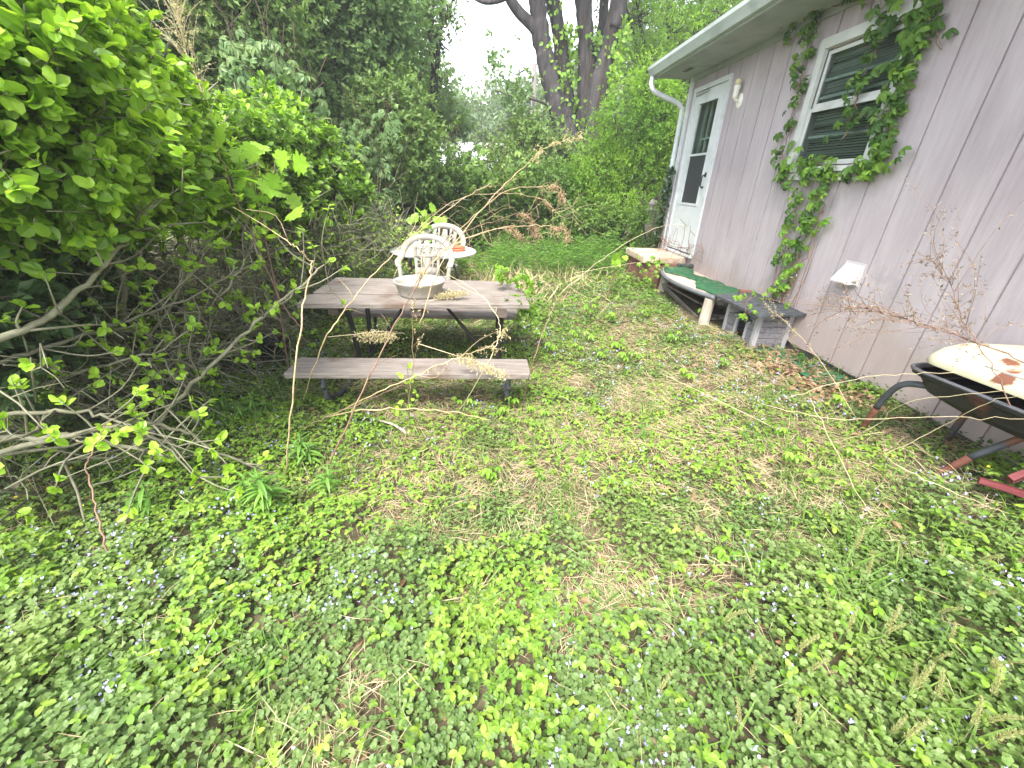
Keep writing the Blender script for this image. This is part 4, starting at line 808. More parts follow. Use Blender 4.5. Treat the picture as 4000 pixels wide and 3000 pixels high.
# the vine thicket at the back
tk = [(850, 420, .55), (920, 410, .6), (990, 405, .62), (1060, 410, .62), (1130, 405, .62), (1195, 410, .55), (870, 480, .5), (950, 475, .5), (1040, 480, .5), (1120, 480, .5), (1190, 480, .45), (820, 470, .5)]
rt('vine_thicket', 'rounded mound of green vines and briars across the back of the yard', 9.9, tk, 'thick', .075, 260, .13, tw=7, nl=7, cat='thicket', r0=.03, bark='twigd', trunk=False, ntip=400, shell=.6)
rt('vine_thicket', 'taller vine draped bushes behind the mound at the foot of the big trunks', 11.8, [(1010, 385, .5), (1090, 345, .55), (1150, 330, .7), (1210, 350, .65), (930, 400, .5), (1125, 275, .4), (1280, 400, .7)], 'treeA', .1, 140, .18, tw=7, nl=7, cat='thicket', r0=.04, trunk=False)

def big_tree():
    Y = 12.4; b = at(1245, 372, Y); t = thing('big_tree', (b[0], Y, -.4), 'massive old tree with several dark ridged trunks rising from one base', 'tree')
    def path(pts, dy=0.): return np.array([at(x, y, Y + dy * (1 - i / (len(pts) - 1) * .3)) for i, (x, y) in enumerate(pts)])
    base = lambda x, dy: [at(x, 372, Y + dy)[0], Y + dy, -.5]
    defs = [([(1232, 372), (1212, 260), (1188, 170), (1168, 80), (1160, 0), (1146, -140)], -.1, (.32, .26, .21, .195, .185, .15)), ([(1246, 372), (1228, 250), (1216, 150), (1206, 60), (1190, -20), (1172, -160)], .45, (.3, .22, .18, .165, .16, .13)),
            ([(1266, 372), (1268, 210), (1266, 100), (1260, 0), (1248, -160)], .2, (.31, .235, .195, .185, .15)), ([(1276, 372), (1290, 220), (1314, 105), (1336, 10), (1366, -150)], -.15, (.31, .24, .205, .185, .14)), ([(1272, 180), (1296, 90), (1306, 0), (1318, -120)], .6, (.12, .12, .11, .08))]
    for pts, dy, r in defs:
        m = MB(); P = path(pts, dy)
        if pts[0][1] > 300: P = np.vstack([[P[0][0], P[0][1], -.5], P]); r = (r[0] * 1.15,) + r
        Q, rr = spline(P, np.array(r), 8); rr = rr * (1 + .05 * rng.normal(size=len(rr))); n = 22
        m.tubes(Q[None], rr[None], n)
        V = m.v[0].reshape(len(Q), n, 3); d = V - Q[:, None]; ridge = 1 + .05 * np.sin(np.arange(n) * 2.4 + 1)[None, :] + .045 * rng.normal(size=(len(Q), n)); m.v[0] = (Q[:, None] + d * ridge[..., None]).reshape(-1, 3)
        m.build('trunk', MT['bark'], t, True)
    m = MB(); P = path([(1172, 85), (1150, 55), (1120, 25), (1098, -10), (1080, -60)], -.1); m.tube(P, [.15, .13, .12, .11, .1], 12, 4); m.tube(path([(1096, -8), (1072, 2), (1045, 4), (1020, -6)], -.2), [.07, .06, .05, .03], 8, 4); m.tube(path([(1326, 60), (1342, 10), (1345, -60)], -.3), [.12, .1, .08], 10, 4); m.build('limb', MT['bark'], t, True)
    lob = LB(Y, (1130, -160, 1.0), (1250, -190, 1.2), (1360, -160, 1.3), (1200, -260, 1.6)) + LB(11.5, (1075, 130, .18), (1090, 170, .15), (1110, 205, .2), (1130, 195, .2)); P, D, N, S, TB, TT = crown(lob, 55, .2, 6, 6, .11); m = MB(); m.leaves(LOW, P, D, N, S); m.build('crown', MT['treeB'], t)
    m = MB(); P = path([(1222, 250), (1180, 225), (1140, 212), (1105, 208), (1070, 195)], -.2); m.tube(P, [.05, .035, .025, .018, .01], 6, 4); m.tube(path([(1140, 212), (1110, 180), (1085, 170)], -.2), [.02, .015, .008], 5, 3); m.tube(path([(1135, 150), (1110, 160), (1080, 130)], -.2), [.02, .015, .008], 5, 3); m.build('dead_branch', MT['barkd'], t)
    v = thing('climbing_vine', (b[0], Y - .4, -.4), 'light green vine climbing the trunks of the massive old tree', 'vine'); P0 = []
    for pts, dy, r in defs[:4]:
        Q = path(pts, dy); Q, _ = spline(Q, np.ones(len(Q)), 10); Q = Q[Q[:, 2] < 4.6]; nv = (22, 46, 60, 60)[len(P0)]; k = rng.integers(0, len(Q), nv); a = rng.uniform(-1.3, 1., nv); P0.append(Q[k] + np.stack([np.cos(a) * .27, np.sin(a) * .27 - .06, rng.normal(0, .1, nv)], -1) * rng.uniform(.85, 1.3, (nv, 1)))
    P0 = np.concatenate(P0); k = 9; P = (P0[:, None] + rng.normal(size=(len(P0), k, 3)) * .10).reshape(-1, 3); m = MB(); n = len(P); m.leaves(T_oval(.4, .05, .15, .5), P, rng.normal(size=(n, 3)) * [.7, .5, .4] + [0, -.2, -.6], rng.normal(size=(n, 3)) * .4 + [0, -1, .5], rng.uniform(.06, .13, n)); m.build('leaves', MT['lime'], v)
    m = MB()
    for pts, dy, r in defs[:4]:
        for k in range(2): Q = path(pts[:4], dy - .27); m.tube(Q + rng.normal(size=Q.shape) * .06, .014, 5, 4)
    m.build('stems', MT['twigd'], v)
big_tree()

# ------------------------------------------------------------------ near hedge on the left
def rosettes(m, tips, dirs, n, size, tm, spread=1.0, jit=.35):
    tips = np.asarray(tips); dirs = nrm(np.asarray(dirs)); k = len(tips); side = rng.normal(size=(k, n, 3)); side -= (side * dirs[:, None]).sum(-1, keepdims=True) * dirs[:, None]; side = nrm(side)
    D = nrm(dirs[:, None] * rng.uniform(.2, .9, (k, n, 1)) + side * spread); P = tips[:, None] - dirs[:, None] * rng.uniform(0, .05, (k, n, 1)); N = nrm(dirs[:, None] + rng.normal(size=(k, n, 3)) * jit + [0, 0, .4]); m.leaves(tm, P.reshape(-1, 3), D.reshape(-1, 3), N.reshape(-1, 3), (rng.uniform(.6, 1.2, (k, n)) * size).ravel())
def evergreen(label, lobes, base, leaf, size, dens, cr, tw, nl, **kw):
    t = thing('evergreen_shrub', base, label, 'shrub', 'evergreen shrubs in the left hedge'); P, D, N, S, TB, TT = crown(lobes, dens, cr, tw, nl, size, up=.55, spread=.75, shell=.5, flat=.7, tl=.13, **kw); m = MB(); m.leaves(OVALB, P, D, N, S); m.build('foliage', MT[leaf], t)
    s = rng.choice(len(TT), len(TT) // 2, False); m = MB(); rosettes(m, TT[s], TT[s] - TB[s], 6, size * .85, OVALB, .7); m.build('new_growth', MT['bright'], t)
    b = MB(); limbs(b, base, lobes, .03, TT, 500, 5); b.tubes(np.stack([TB, (TB + TT) / 2, TT], 1), np.tile([[.004, .003, .002]], (len(TB), 1)), 3); b.build('branches', MT['twig'], t, True)
def L2(*a): return [(at(x, y, Y), r) for x, y, Y, r in a]
evergreen('big bright leaved evergreen shrub filling the upper left corner', L2((10, 150, 2.0, .40), (110, 225, 2.4, .40), (205, 170, 3.0, .36), (50, 320, 2.2, .38), (180, 310, 2.7, .42), (275, 275, 3.2, .40), (300, 370, 3.1, .36), (110, 400, 2.6, .30), (370, 330, 3.6, .34), (-40, 20, 2.3, .45), (-140, 200, 1.9, .5), (430, 390, 3.8, .3), (222, 60, 3.1, (.11, .11, .30)), (250, 110, 3.2, (.13, .13, .25)), (330, 190, 3.3, (.12, .12, .26)), (395, 245, 3.6, (.12, .12, .25)), (90, 70, 2.5, (.12, .12, .28)), (150, 110, 2.7, (.12, .12, .25)), (440, 320, 3.9, (.12, .12, .24))), (-2.9, 2.7, -.38), 'euon', .062, 420, .085, 8, 8)
evergreen('rounded evergreen shrub behind the left end of the picnic table', L2((490, 330, 4.5, .42), (560, 350, 4.8, .45), (640, 340, 5.3, .45), (695, 390, 5.6, .42), (610, 430, 5.0, .42), (500, 420, 4.4, .42), (745, 430, 5.9, .36), (570, 280, 5.6, .32), (690, 460, 5.4, .3), (525, 260, 5.2, (.12, .12, .3)), (640, 270, 5.4, (.13, .13, .3)), (700, 325, 5.8, (.12, .12, .26)), (590, 240, 5.5, (.12, .12, .3))), (-2.7, 5.2, -.38), 'euon2', .068, 360, .085, 8, 8)
def twiggy():
    t = thing('bare_shrub', (-2.8, 3.0, -.38), 'half bare tangled shrub, grey green twigs with scattered bright leaf tufts left of the table', 'shrub'); br = MB(); tips = []; dirs = []; lines = []
    main = [([(-40, 985), (190, 932), (300, 912), (400, 935), (490, 985), (620, 1030)], (1.65, 1.8, 1.9, 2.0, 2.05, 2.1), .014), ([(-30, 900), (150, 890), (250, 905), (340, 955), (430, 1030)], (1.7, 1.8, 1.85, 1.85, 1.8), .011), ([(290, 960), (400, 850), (500, 745), (600, 655), (680, 590), (715, 560)], (2.2, 2.4, 2.6, 2.8, 3.0, 3.1), .015),
            ([(-30, 745), (90, 690), (200, 600), (270, 520), (310, 470)], (1.8, 2.0, 2.2, 2.3, 2.35), .018), ([(-30, 790), (140, 740), (280, 690), (420, 640), (560, 560)], (1.9, 2.1, 2.4, 2.7, 2.9), .012), ([(0, 860), (180, 800), (330, 760), (430, 700)], (2.0, 2.2, 2.4, 2.5), .010), ([(-20, 950), (140, 945), (300, 970), (370, 990)], (1.75, 1.8, 1.85, 1.85), .017), ([(300, 760), (380, 640), (420, 560), (450, 500)], (2.6, 2.8, 2.9, 3.0), .011), ([(480, 640), (530, 560), (560, 500)], (3.0, 3.2, 3.3), .009)]
    for pts, Ys, r in main:
        P = np.array([at(x, y, Y) for (x, y), Y in zip(pts, Ys)]); Q, _ = spline(P, np.ones(len(P)), 6); Q = Q + rng.normal(size=Q.shape) * .006; lines.append(Q); br.tube(Q, np.linspace(r, r * .35, len(Q)), 7); tips.append(Q[-1]); dirs.append(Q[-1] - Q[-3])
        for k in range(14):
            i = rng.integers(3, len(Q)); d = nrm(Q[i] - Q[i - 2]); e = nrm(d * .7 + rng.normal(size=3) * .6 + [0, -.1, .15]); L_ = rng.uniform(.12, .42); a = Q[i]; b = a + e * L_ * .5 + rng.normal(size=3) * .02; c = a + e * L_ + rng.normal(size=3) * .03 + [0, 0, .02]; br.tube([a, b, c], [r * .4, r * .3, r * .15], 5, 3); tips.append(c); dirs.append(c - b)
    n = 1500; A = np.stack([rng.uniform(-3.9, -2.0, n), rng.uniform(1.5, 5.6, n), rng.uniform(-.3, .85, n)], -1); A[:, 0] += .12 * (A[:, 1] - 3); e = nrm(np.stack([rng.normal(.75, .45, n), rng.normal(-.25, .5, n), rng.normal(.18, .38, n)], -1)); L_ = rng.uniform(.4, 1.25, n)[:, None]
    B = A + e * L_ * .5 + rng.normal(size=(n, 3)) * .08 * L_ + [0, 0, .05]; Cc = A + e * L_ + rng.normal(size=(n, 3)) * .1 * L_ - [0, 0, .04]; Mi = (A + B) / 2 + rng.normal(size=(n, 3)) * .03; Mj = (B + Cc) / 2 + rng.normal(size=(n, 3)) * .03
    ok = Cc[:, 0] < -1.62 - .12 * np.abs(Cc[:, 1] - 3.6); A, Mi, B, Mj, Cc = (q[ok] for q in (A, Mi, B, Mj, Cc)); rr = rng.uniform(.003, .0095, len(A))
    br.tubes(np.stack([A, Mi, B, Mj, Cc], 1), rr[:, None] * np.array([[1, .9, .75, .6, .35]]), 5); s = rng.random(len(A)) < .3; tips += list(Cc[s]); dirs += list((Cc - Mj)[s])
    m2 = 2600; i = rng.integers(0, len(A), m2); u = rng.random((m2, 1)); S_ = np.where(u < .5, Mi[i] + (B[i] - Mi[i]) * 2 * u, B[i] + (Mj[i] - B[i]) * (2 * u - 1)); e2 = nrm((Cc - A)[i] * .6 + rng.normal(size=(m2, 3)) * .6); l2 = rng.uniform(.08, .34, m2)[:, None]; M2 = S_ + e2 * l2 * .5 + rng.normal(size=(m2, 3)) * .025; T2 = S_ + e2 * l2 + rng.normal(size=(m2, 3)) * .035
    br.tubes(np.stack([S_, M2, T2], 1), np.tile([[.0035, .0028, .0015]], (m2, 1)), 4); s = rng.random(m2) < .16; tips += list(T2[s]); dirs += list((T2 - M2)[s])
    br.build('branches', MT['twig'], t, True); m = MB(); rosettes(m, np.array(tips), np.array(dirs) + [0, 0, .05], 5, .05, OVALB, .8); m.build('leaf_tufts', MT['bright'], t)
    n = 3000; P = np.stack([rng.uniform(-4.2, -2.35, n), rng.uniform(1.6, 6.2, n), rng.uniform(-.3, 1.0, n)], -1); P[:, 0] += .1 * (P[:, 1] - 3); m = MB(); m.leaves(OVALB, P, rng.normal(size=(n, 3)), rng.normal(size=(n, 3)) * .5 + [0, 0, 1], rng.uniform(.035, .06, n)); m.build('inner_leaves', MT['treeD'], t)  # inner leaves take the dark leaf colour to paint the shaded interior
twiggy()
evergreen_shade = rt('dark_backing_bush', 'bush added behind the tangle of bare twigs, shade painted into its dark leaves', 3.4, [(-60, 560, .55, 2.3), (30, 600, .5, 2.7), (120, 560, .5, 3.2), (-120, 680, .5, 2.1), (40, 700, .4, 2.7), (230, 560, .45, 3.9), (330, 570, .4, 4.6), (420, 560, .35, 5.0)], 'treeD', .07, 330, .12, tw=7, nl=7, cat='bush', r0=.02, trunk=False, bark='twigd')  # added filler; dark leaf colour makes the gaps between twigs look shaded
def hedge_right():
    t = thing('bare_shrub', (-1.9, 5.6, -.38), 'low twiggy shrub with small bright leaves behind the table, left of the chair', 'shrub'); L_ = L2((700, 500, 5.2, .34), (760, 480, 5.7, .34), (810, 530, 5.8, .26), (650, 520, 4.9, .3), (740, 550, 5.2, .26), (840, 490, 6.2, .24)); P, D, N, S, TB, TT = crown(L_, 800, .1, 4, 2, .04, tl=.12, shell=.2)
    k = rng.random(len(P)) < .8; m = MB(); m.leaves(OVALB, P[k], D[k], N[k], S[k]); m.build('leaf_tufts', MT['bright'], t); b = MB(); limbs(b, (-1.9, 5.6, -.38), L_, .014, TT, 900, 5)
    n = 900; A = TT[rng.integers(0, len(TT), n)]; e = rng.normal(size=(n, 3)) * .12; b.tubes(np.stack([A, A + e + rng.normal(size=(n, 3)) * .03, A + 2 * e], 1), np.tile([[.004, .003, .0015]], (n, 1)), 4); b.build('branches', MT['twig'], t, True)
hedge_right()

# ------------------------------------------------------------------ creepers
def palms(m, P, N, size, tm=PALM, droop=.5):
    n = len(P); D = rng.normal(size=(n, 3)) * .7 + [0, 0, -droop]; D -= (D * N).sum(1, keepdims=True) * N * .7; m.leaves(tm, P, D, N + rng.normal(size=(n, 3)) * .3, np.broadcast_to(size, (n,)) * rng.uniform(.65, 1.15, n))
def wall_creeper():
    t = thing('creeper_vine', (2.96, 4.15, -.1), 'five leaved creeper climbing the siding and framing the window', 'vine')
    st = [([(1672, 655), (1690, 560), (1705, 500), (1722, 440), (1742, 390), (1765, 360)], 48, .08), ([(1690, 650), (1722, 560), (1747, 480), (1777, 400), (1805, 370)], 50, .08), ([(1700, 640), (1745, 540), (1772, 470), (1780, 440)], 26, .08), ([(1702, 395), (1692, 340), (1706, 280), (1722, 220), (1732, 160), (1747, 100), (1765, 40), (1795, -10)], 75, .07), ([(1688, 372), (1740, 352), (1800, 362), (1860, 372), (1925, 335)], 75, .072), ([(1895, 362), (1922, 275), (1942, 205), (1965, 125), (1985, 60), (2010, 0)], 85, .085), ([(1700, 70), (1745, 30), (1800, 8), (1900, -6)], 22, .06), ([(1825, 300), (1850, 210), (1880, 130), (1910, 60), (1930, 0)], 46, .08), ([(1960, 120), (2010, 60), (2035, 110)], 16, .085), ([(1850, 250), (1900, 240), (1935, 210)], 14, .08)]
    sm = MB(); lf = MB(); ly = MB()
    for pts, n, sz in st:
        P = np.array([atx(x, y, 2.965) for x, y in pts]); Q, _ = spline(P, np.ones(len(P)), 8); Q = Q + rng.normal(size=Q.shape) * [.006, .012, .012]; Q[:, 0] = np.minimum(Q[:, 0], 2.985); sm.tube(Q, np.linspace(.0055, .0025, len(Q)), 5)
        i = rng.integers(0, len(Q), n); C = Q[i] + np.stack([-rng.uniform(.01, .09, n), rng.normal(0, .055, n), rng.normal(0, .05, n)], -1); N = nrm(np.stack([np.full(n, -1.), rng.normal(0, .3, n), rng.uniform(.1, .9, n)], -1)); y = (rng.random(n) < (.55 if pts[0][1] > 330 and pts[-1][1] > 300 else .07)); palms(lf, C[~y], N[~y], sz); palms(ly, C[y], N[y], sz * .9)
        j = rng.integers(0, len(Q), n // 2); E = Q[j] + np.stack([-rng.uniform(.0, .06, n // 2), rng.normal(0, .09, n // 2), rng.normal(-.02, .09, n // 2)], -1); sm.tubes(np.stack([Q[j], (Q[j] + E) / 2 + rng.normal(size=E.shape) * .01, E], 1), np.tile([[.002, .0016, .001]], (n // 2, 1)), 4)
    for k in range(7):
        a = atx(1660 + k * 9, 665, 2.97); b = atx(1690 + k * 12 + rng.normal(0, 8), 520 + rng.normal(0, 40), 2.975); sm.tube([a, (a + b) / 2 + rng.normal(size=3) * [.004, .03, .03], b], [.004, .003, .002], 5, 4)
    sm.build('stems', MT['stalkr'], t); lf.build('leaves', MT['creeper'], t); ly.build('young_leaves', MT['creeperL'], t)
wall_creeper()
def ivy():
    t = thing('ivy_vine', (2.95, 7.2, -.1), 'strip of dark ivy up the corner board beside the storm door', 'ivy'); P = np.array([[2.93, 7.24, z] for z in np.linspace(.2, 1.58, 9)]) + rng.normal(size=(9, 3)) * [.01, .025, 0]; m = MB(); m.tube(P, [.008] * 8 + [.003], 6, 4); m.build('stems', MT['twigd'], t); n = 260; z = rng.uniform(.25, 1.62, n); C = np.stack([2.925 - rng.uniform(0, .06, n), 7.24 + rng.normal(0, .05, n), z], -1); m = MB(); m.leaves(MAPLE, C, rng.normal(size=(n, 3)) * .6 + [0, 0, -.6], rng.normal(size=(n, 3)) * .4 + [-1, -.4, .3], rng.uniform(.04, .075, n)); m.build('leaves', MT['ivy'], t)
    m = MB()
    for k in range(26):
        a = np.array([2.96, 7.1 - rng.random() * 1.2, .3 + .2 * rng.random()]); pts = [a]
        for j in range(5): a = a + rng.normal(size=3) * .09 + [-.01, -.02, .03]; a[0] = min(a[0], 2.975); pts.append(a)
        m.tube(pts, .0028, 4, 3)
    tag(m.build('dry_vine', MT['stalkr'], loc=(2.95, 6.6, .1)), 'leafless dry vine stems straggling over the siding by the door', 'dry vine')
ivy()
def hanging(label, lobes, dens, size, leaf):
    Ps, Ns = [], []
    for c, R in lobes: n = int(dens * R * R * 40); d = unit(n); d[:, 1] = -np.abs(d[:, 1]); d[:, 2] *= 1.2; Ps.append(c + d * R * rng.uniform(.8, 1.05, (n, 1))); Ns.append(nrm(d * .8 + [0, -.4, .5]))
    P = np.concatenate(Ps); t = thing('creeper_vine', P.mean(0), label, 'vine', 'creepers hanging in the left trees'); m = MB(); palms(m, P, np.concatenate(Ns), size); m.build('leaves', MT[leaf], t); m = MB(); s = rng.choice(len(P), len(P) // 3, False); A = P[s] + rng.normal(size=(len(s), 3)) * .2 + [0, .1, .3]; m.tubes(np.stack([A, (A + P[s]) / 2 + rng.normal(size=A.shape) * .03, P[s]], 1), np.tile([[.006, .004, .002]], (len(s), 1)), 4); m.build('stems', MT['twigd'], t)
hanging('cool green five leaved creeper cascading below the tall dry plume', L2((590, 190, 6.4, .42), (640, 230, 6.6, .4), (540, 160, 6.4, .35), (660, 300, 6.7, .3)), 12, .12, 'treeB')
hanging('five leaved creeper low on the bushy tree right of the left hedge', L2((770, 330, 7.8, .4), (820, 400, 7.9, .35), (840, 300, 8.1, .35), (800, 470, 7.6, .3)), 12, .115, 'treeB')
hanging('large leaved creeper spilling over the middle of the vine mound', L2((1040, 370, 9.2, .4), (950, 380, 9.2, .35), (880, 520, 8.6, .3), (1120, 380, 9.2, .35)), 9, .12, 'thick')
def maple(name, label, c, n, size, r, Yb):
    base = gz(np.array([c[0] - .05, Yb, 0])); t = thing(name, base, label, 'sapling'); P = c + rng.normal(size=(n, 3)) * r; m = MB(); m.leaves(MAPLE, P, rng.normal(size=(n, 3)) * .5 + [.3, -.3, -.5], rng.normal(size=(n, 3)) * .35 + [.1, -.8, .7], rng.uniform(.7, 1.15, n) * size); m.build('leaves', MT['maple'], t); m = MB(); m.tube([base, (base + c) / 2 + [.03, 0, .1], c + [0, 0, -.05]], [.009, .006, .003], 6, 4)
    for q in P[:: max(1, n // 14)]: m.tube([c - [0, 0, .1], (c + q) / 2, q], [.003, .002, .001], 4)
    m.build('stem', MT['stalkr'], t)
maple('maple_sapling', 'pale lime maple sapling with broad lobed leaves against the left hedge', at(545, 400, 3.5), 34, .15, np.array([.14, .1, .13]), 3.5)
maple('maple_sapling', 'small star leaved sapling above the plastic chair', at(910, 480, 7.2), 30, .14, np.array([.18, .1, .2]), 7.2)
maple('maple_sapling', 'star leaved seedling among vines left of the turf platform', at(1330, 555, 5.6), 9, .12, np.array([.08, .06, .05]), 5.6)

# ================================================================== GROUND COVER
def area(den, y0, y1, xa=None, xb=None):
    X0 = xa if xa is not None else -1.27 * y1 - 1.3; X1 = xb if xb is not None else min(2.97, 1.27 * y1 + 1.3)
    n = int(den * (X1 - X0) * (y1 - y0)); x = rng.uniform(X0, X1, n); y = rng.uniform(y0, y1, n)
    k = (x > -1.27 * y - 1.4) & (x < 1.27 * np.maximum(y, 0) + 1.4) & (x < 2.97) & ~((x > 2.42) & (y > 4.35) & (y < 7.2)) & ~((x > 2.6) & (y > 3.65) & (y < 4.4)) & (x > -4.6)
    return x[k], y[k]
BANDS = [(-.5, 1.7, 1.15, 1.0), (1.7, 3.2, 1.15, .95), (3.2, 5.4, .75, 1.15), (5.4, 9.6, .22, 1.8)]
def fields(x, y):
    cen = np.exp(-((x - .35) / 1.35) ** 2 - ((y - 2.35) / 1.25) ** 2); right = sstep(.6, 1.5, x) * sstep(1.25, 2.0, y) * (1 - sstep(4.5, 6, y)); left = sstep(.6, 1.5, -x); front = 1 - sstep(1.35, 1.9, y)
    a = vn(x, y, .55, 1) * .55 + vn(x, y, .2, 6) * .45; b = vn(x, y, .5, 8) * .55 + vn(x, y, .17, 9) * .45
    straw = np.clip(sstep(.45, .66, b + .19 * cen + .15 * right - .16 * left - .11 * front), 0, 1)
    straw = np.maximum(straw, .85 * np.exp(-((x - 1.3) / .6) ** 2 - ((y - 4.6) / .8) ** 2))
    berry = sstep(.45, .60, a + .12 * cen - .05 * left - .09 * front - .05 * right)
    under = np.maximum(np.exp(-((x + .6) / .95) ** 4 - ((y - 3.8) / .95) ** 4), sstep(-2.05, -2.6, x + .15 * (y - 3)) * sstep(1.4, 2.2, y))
    can = .015 + (.085 + .10 * front) * vn(x, y, .24, 11) ** 1.3 * (1 - .55 * straw) + .02 * left
    return straw, berry, under, can, front, left, right
def cover():
    mc, ms, md, mf, my = MB(), MB(), MB(), MB(), MB(); st = MB()
    for y0, y1, dn, sc in BANDS:
        near = y1 <= 3.2
        # creeping charlie : small upright stems with pairs of round leaves
        x, y = area(800 * dn, y0, y1); S, B, U, can, F, Lf, R = fields(x, y); k = rng.random(len(x)) < np.clip((1 - .72 * B) * (1 - .80 * S) * (1 - .6 * U) + .12, 0, 1); x, y, can, Lf, U = x[k], y[k], can[k], Lf[k], U[k]; gzv = g(x, y); n = len(x); q = 6
        hh = can * rng.uniform(.7, 1.5, n); lev = np.linspace(.35, 1, q)[None]; ang = rng.uniform(0, 6.28, (n, 1)) + np.arange(q)[None] * 3.14 + (np.arange(q)[None] // 2) * 1.57 + rng.normal(size=(n, q)) * .3; ln = rng.normal(size=(n, 1, 2)) * .25
        rad = rng.uniform(.008, .026, (n, q)) * sc; P = np.stack([x[:, None] + rad * np.cos(ang) + ln[:, :, 0] * hh[:, None] * lev, y[:, None] + rad * np.sin(ang) + ln[:, :, 1] * hh[:, None] * lev, gzv[:, None] + hh[:, None] * lev], -1)
        D = np.stack([np.cos(ang), np.sin(ang), rng.normal(.05, .25, (n, q))], -1); N = np.stack([rng.normal(0, .32, (n, q)), rng.normal(0, .32, (n, q)), np.ones((n, q))], -1); SZ = rng.uniform(.013, .028, (n, q)) * sc * (1 + .28 * (y[:, None] < 1.5)) * (1.12 - .35 * lev) * (1 + .15 * Lf[:, None])
        mc.leaves(ROUND if near else ROUNDLOW, P.reshape(-1, 3), D.reshape(-1, 3), N.reshape(-1, 3), SZ.ravel())
        # flowers
        fl = rng.random(n) < .11 * (1 - .5 * U) * sstep(.40, .66, vn(x, y, .4, 21) * .7 + .3 * vn(x, y, .12, 22)) * (3.3 if y1 < 3.3 else 1.8) ; i = np.where(fl)[0]; m_ = len(i)
        for r_ in range(3):
            kk = i[rng.random(m_) < (1, .7, .45)[r_]]; Pf = np.stack([x[kk], y[kk], gzv[kk] + hh[kk] + .012], -1) + rng.normal(size=(len(kk), 3)) * .010; mf.leaves(ROUNDLOW, Pf, rng.normal(size=(len(kk), 3)) + [0, -.4, 0], rng.normal(size=(len(kk), 3)) * .5 + [0, -.5, .7], rng.uniform(.009, .0145, len(kk)) * (1 if near else 1.25))
        # mock strawberry : three leaflets on a stalk
        x, y = area(1050 * dn, y0, y1); S, B, U, can, F, Lf, R = fields(x, y); k = rng.random(len(x)) < np.clip(B * (1 - .45 * S) * (1 - .6 * U) + .10, 0, 1); x, y, can = x[k], y[k], can[k]; n = len(x); P = np.stack([x, y, g(x, y) + can * rng.uniform(.7, 1.45, n) + .004], -1); N = rng.normal(size=(n, 3)) * .33 + [0, 0, 1]
        ms.leaves(TRI if near else TRILOW, P, rng.normal(size=(n, 3)) * [1, 1, .15], N, rng.uniform(.015, .029, n) * sc * (1 + .2 * (y < 1.4)))
        if near:
            j = rng.random(n) < .4; A = P[j]; Bm = np.stack([A[:, 0] + rng.normal(0, .02, j.sum()), A[:, 1] + rng.normal(0, .02, j.sum()), g(A[:, 0], A[:, 1])], -1); st.tubes(np.stack([Bm, (A + Bm) / 2 + rng.normal(size=A.shape) * .005, A], 1), np.tile([[.0011, .001, .0008]], (len(A), 1)), 3)
            j = rng.choice(n, int(n * .004) + 1, False); my.leaves(ROUNDLOW, P[j] + [0, 0, .02], rng.normal(size=(len(j), 3)), rng.normal(size=(len(j), 3)) * .3 + [0, 0, 1], .014)
        # weeds with shade painted into their leaf colour
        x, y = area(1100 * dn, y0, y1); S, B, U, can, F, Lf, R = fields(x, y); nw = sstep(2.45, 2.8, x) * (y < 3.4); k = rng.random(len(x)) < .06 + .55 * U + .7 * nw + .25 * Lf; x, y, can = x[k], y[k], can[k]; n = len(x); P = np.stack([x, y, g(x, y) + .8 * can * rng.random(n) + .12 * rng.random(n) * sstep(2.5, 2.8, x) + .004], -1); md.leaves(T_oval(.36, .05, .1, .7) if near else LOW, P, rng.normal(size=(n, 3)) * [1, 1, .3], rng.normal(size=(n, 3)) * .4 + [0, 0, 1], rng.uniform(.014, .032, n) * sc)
    tag(mc.build('creeping_charlie', MT['charlie']), 'low round leaved creeping weed carpeting the yard', 'ground cover', kind='stuff'); tag(ms.build('mock_strawberry', MT['straw_leaf']), 'yellow green three leaved strawberry weed over the middle of the yard', 'ground cover', kind='stuff'); tag(md.build('shade_painted_weeds', MT['shade_ground']), 'small weeds under the table, the hedge and along the wall, shade painted into their leaves', 'ground cover', kind='stuff'); tag(mf.build('violet_flowers', MT['flower']), 'tiny pale violet flowers scattered through the creeping weeds', 'flowers', kind='stuff'); tag(my.build('yellow_flowers', MT['yellowflower']), 'few tiny yellow flowers in the strawberry weed', 'flowers', kind='stuff'); tag(st.build('weed_stalks', MT['stem']), 'thin green leaf stalks of the low weeds', 'ground cover', kind='stuff')
    # straw, dead leaves, grass
    sw, lt_, gr = MB(), MB(), MB()
    for y0, y1, dn, sc in BANDS:
        x, y = area(3300 * dn, y0, y1); S, B, U, can, F, Lf, R = fields(x, y); k = rng.random(len(x)) < np.clip(S * .9 + .05 + .10 * R, 0, 1); x, y, can = x[k], y[k], can[k]; n = len(x); fld = vn(x, y, .35, 31) * 12; a = fld + rng.normal(0, .7, n); D = np.stack([np.cos(a), np.sin(a), rng.normal(.16, .28, n)], -1); P = np.stack([x, y, g(x, y) + .004 + can * rng.uniform(0, 1.0, n)], -1); sw.leaves(STRAW, P, D, rng.normal(size=(n, 3)) * .5 + [0, 0, 1], rng.uniform(.05, .17, n) * (.8 + .2 * sc))
        x, y = area(170 * dn * (1.3 if y0 > 3 else 1), y0, y1); S, B, U, can, F, Lf, R = fields(x, y); k = rng.random(len(x)) < .25 + .5 * S + .5 * U + .3 * R; x, y, can = x[k], y[k], can[k]; n = len(x); lt_.leaves(T_oval(.3, .12, .25, .6), np.stack([x, y, g(x, y) + .006 + can * .45 * rng.random(n)], -1), rng.normal(size=(n, 3)) * [1, 1, .25], rng.normal(size=(n, 3)) * .5 + [0, 0, 1], rng.uniform(.022, .055, n))
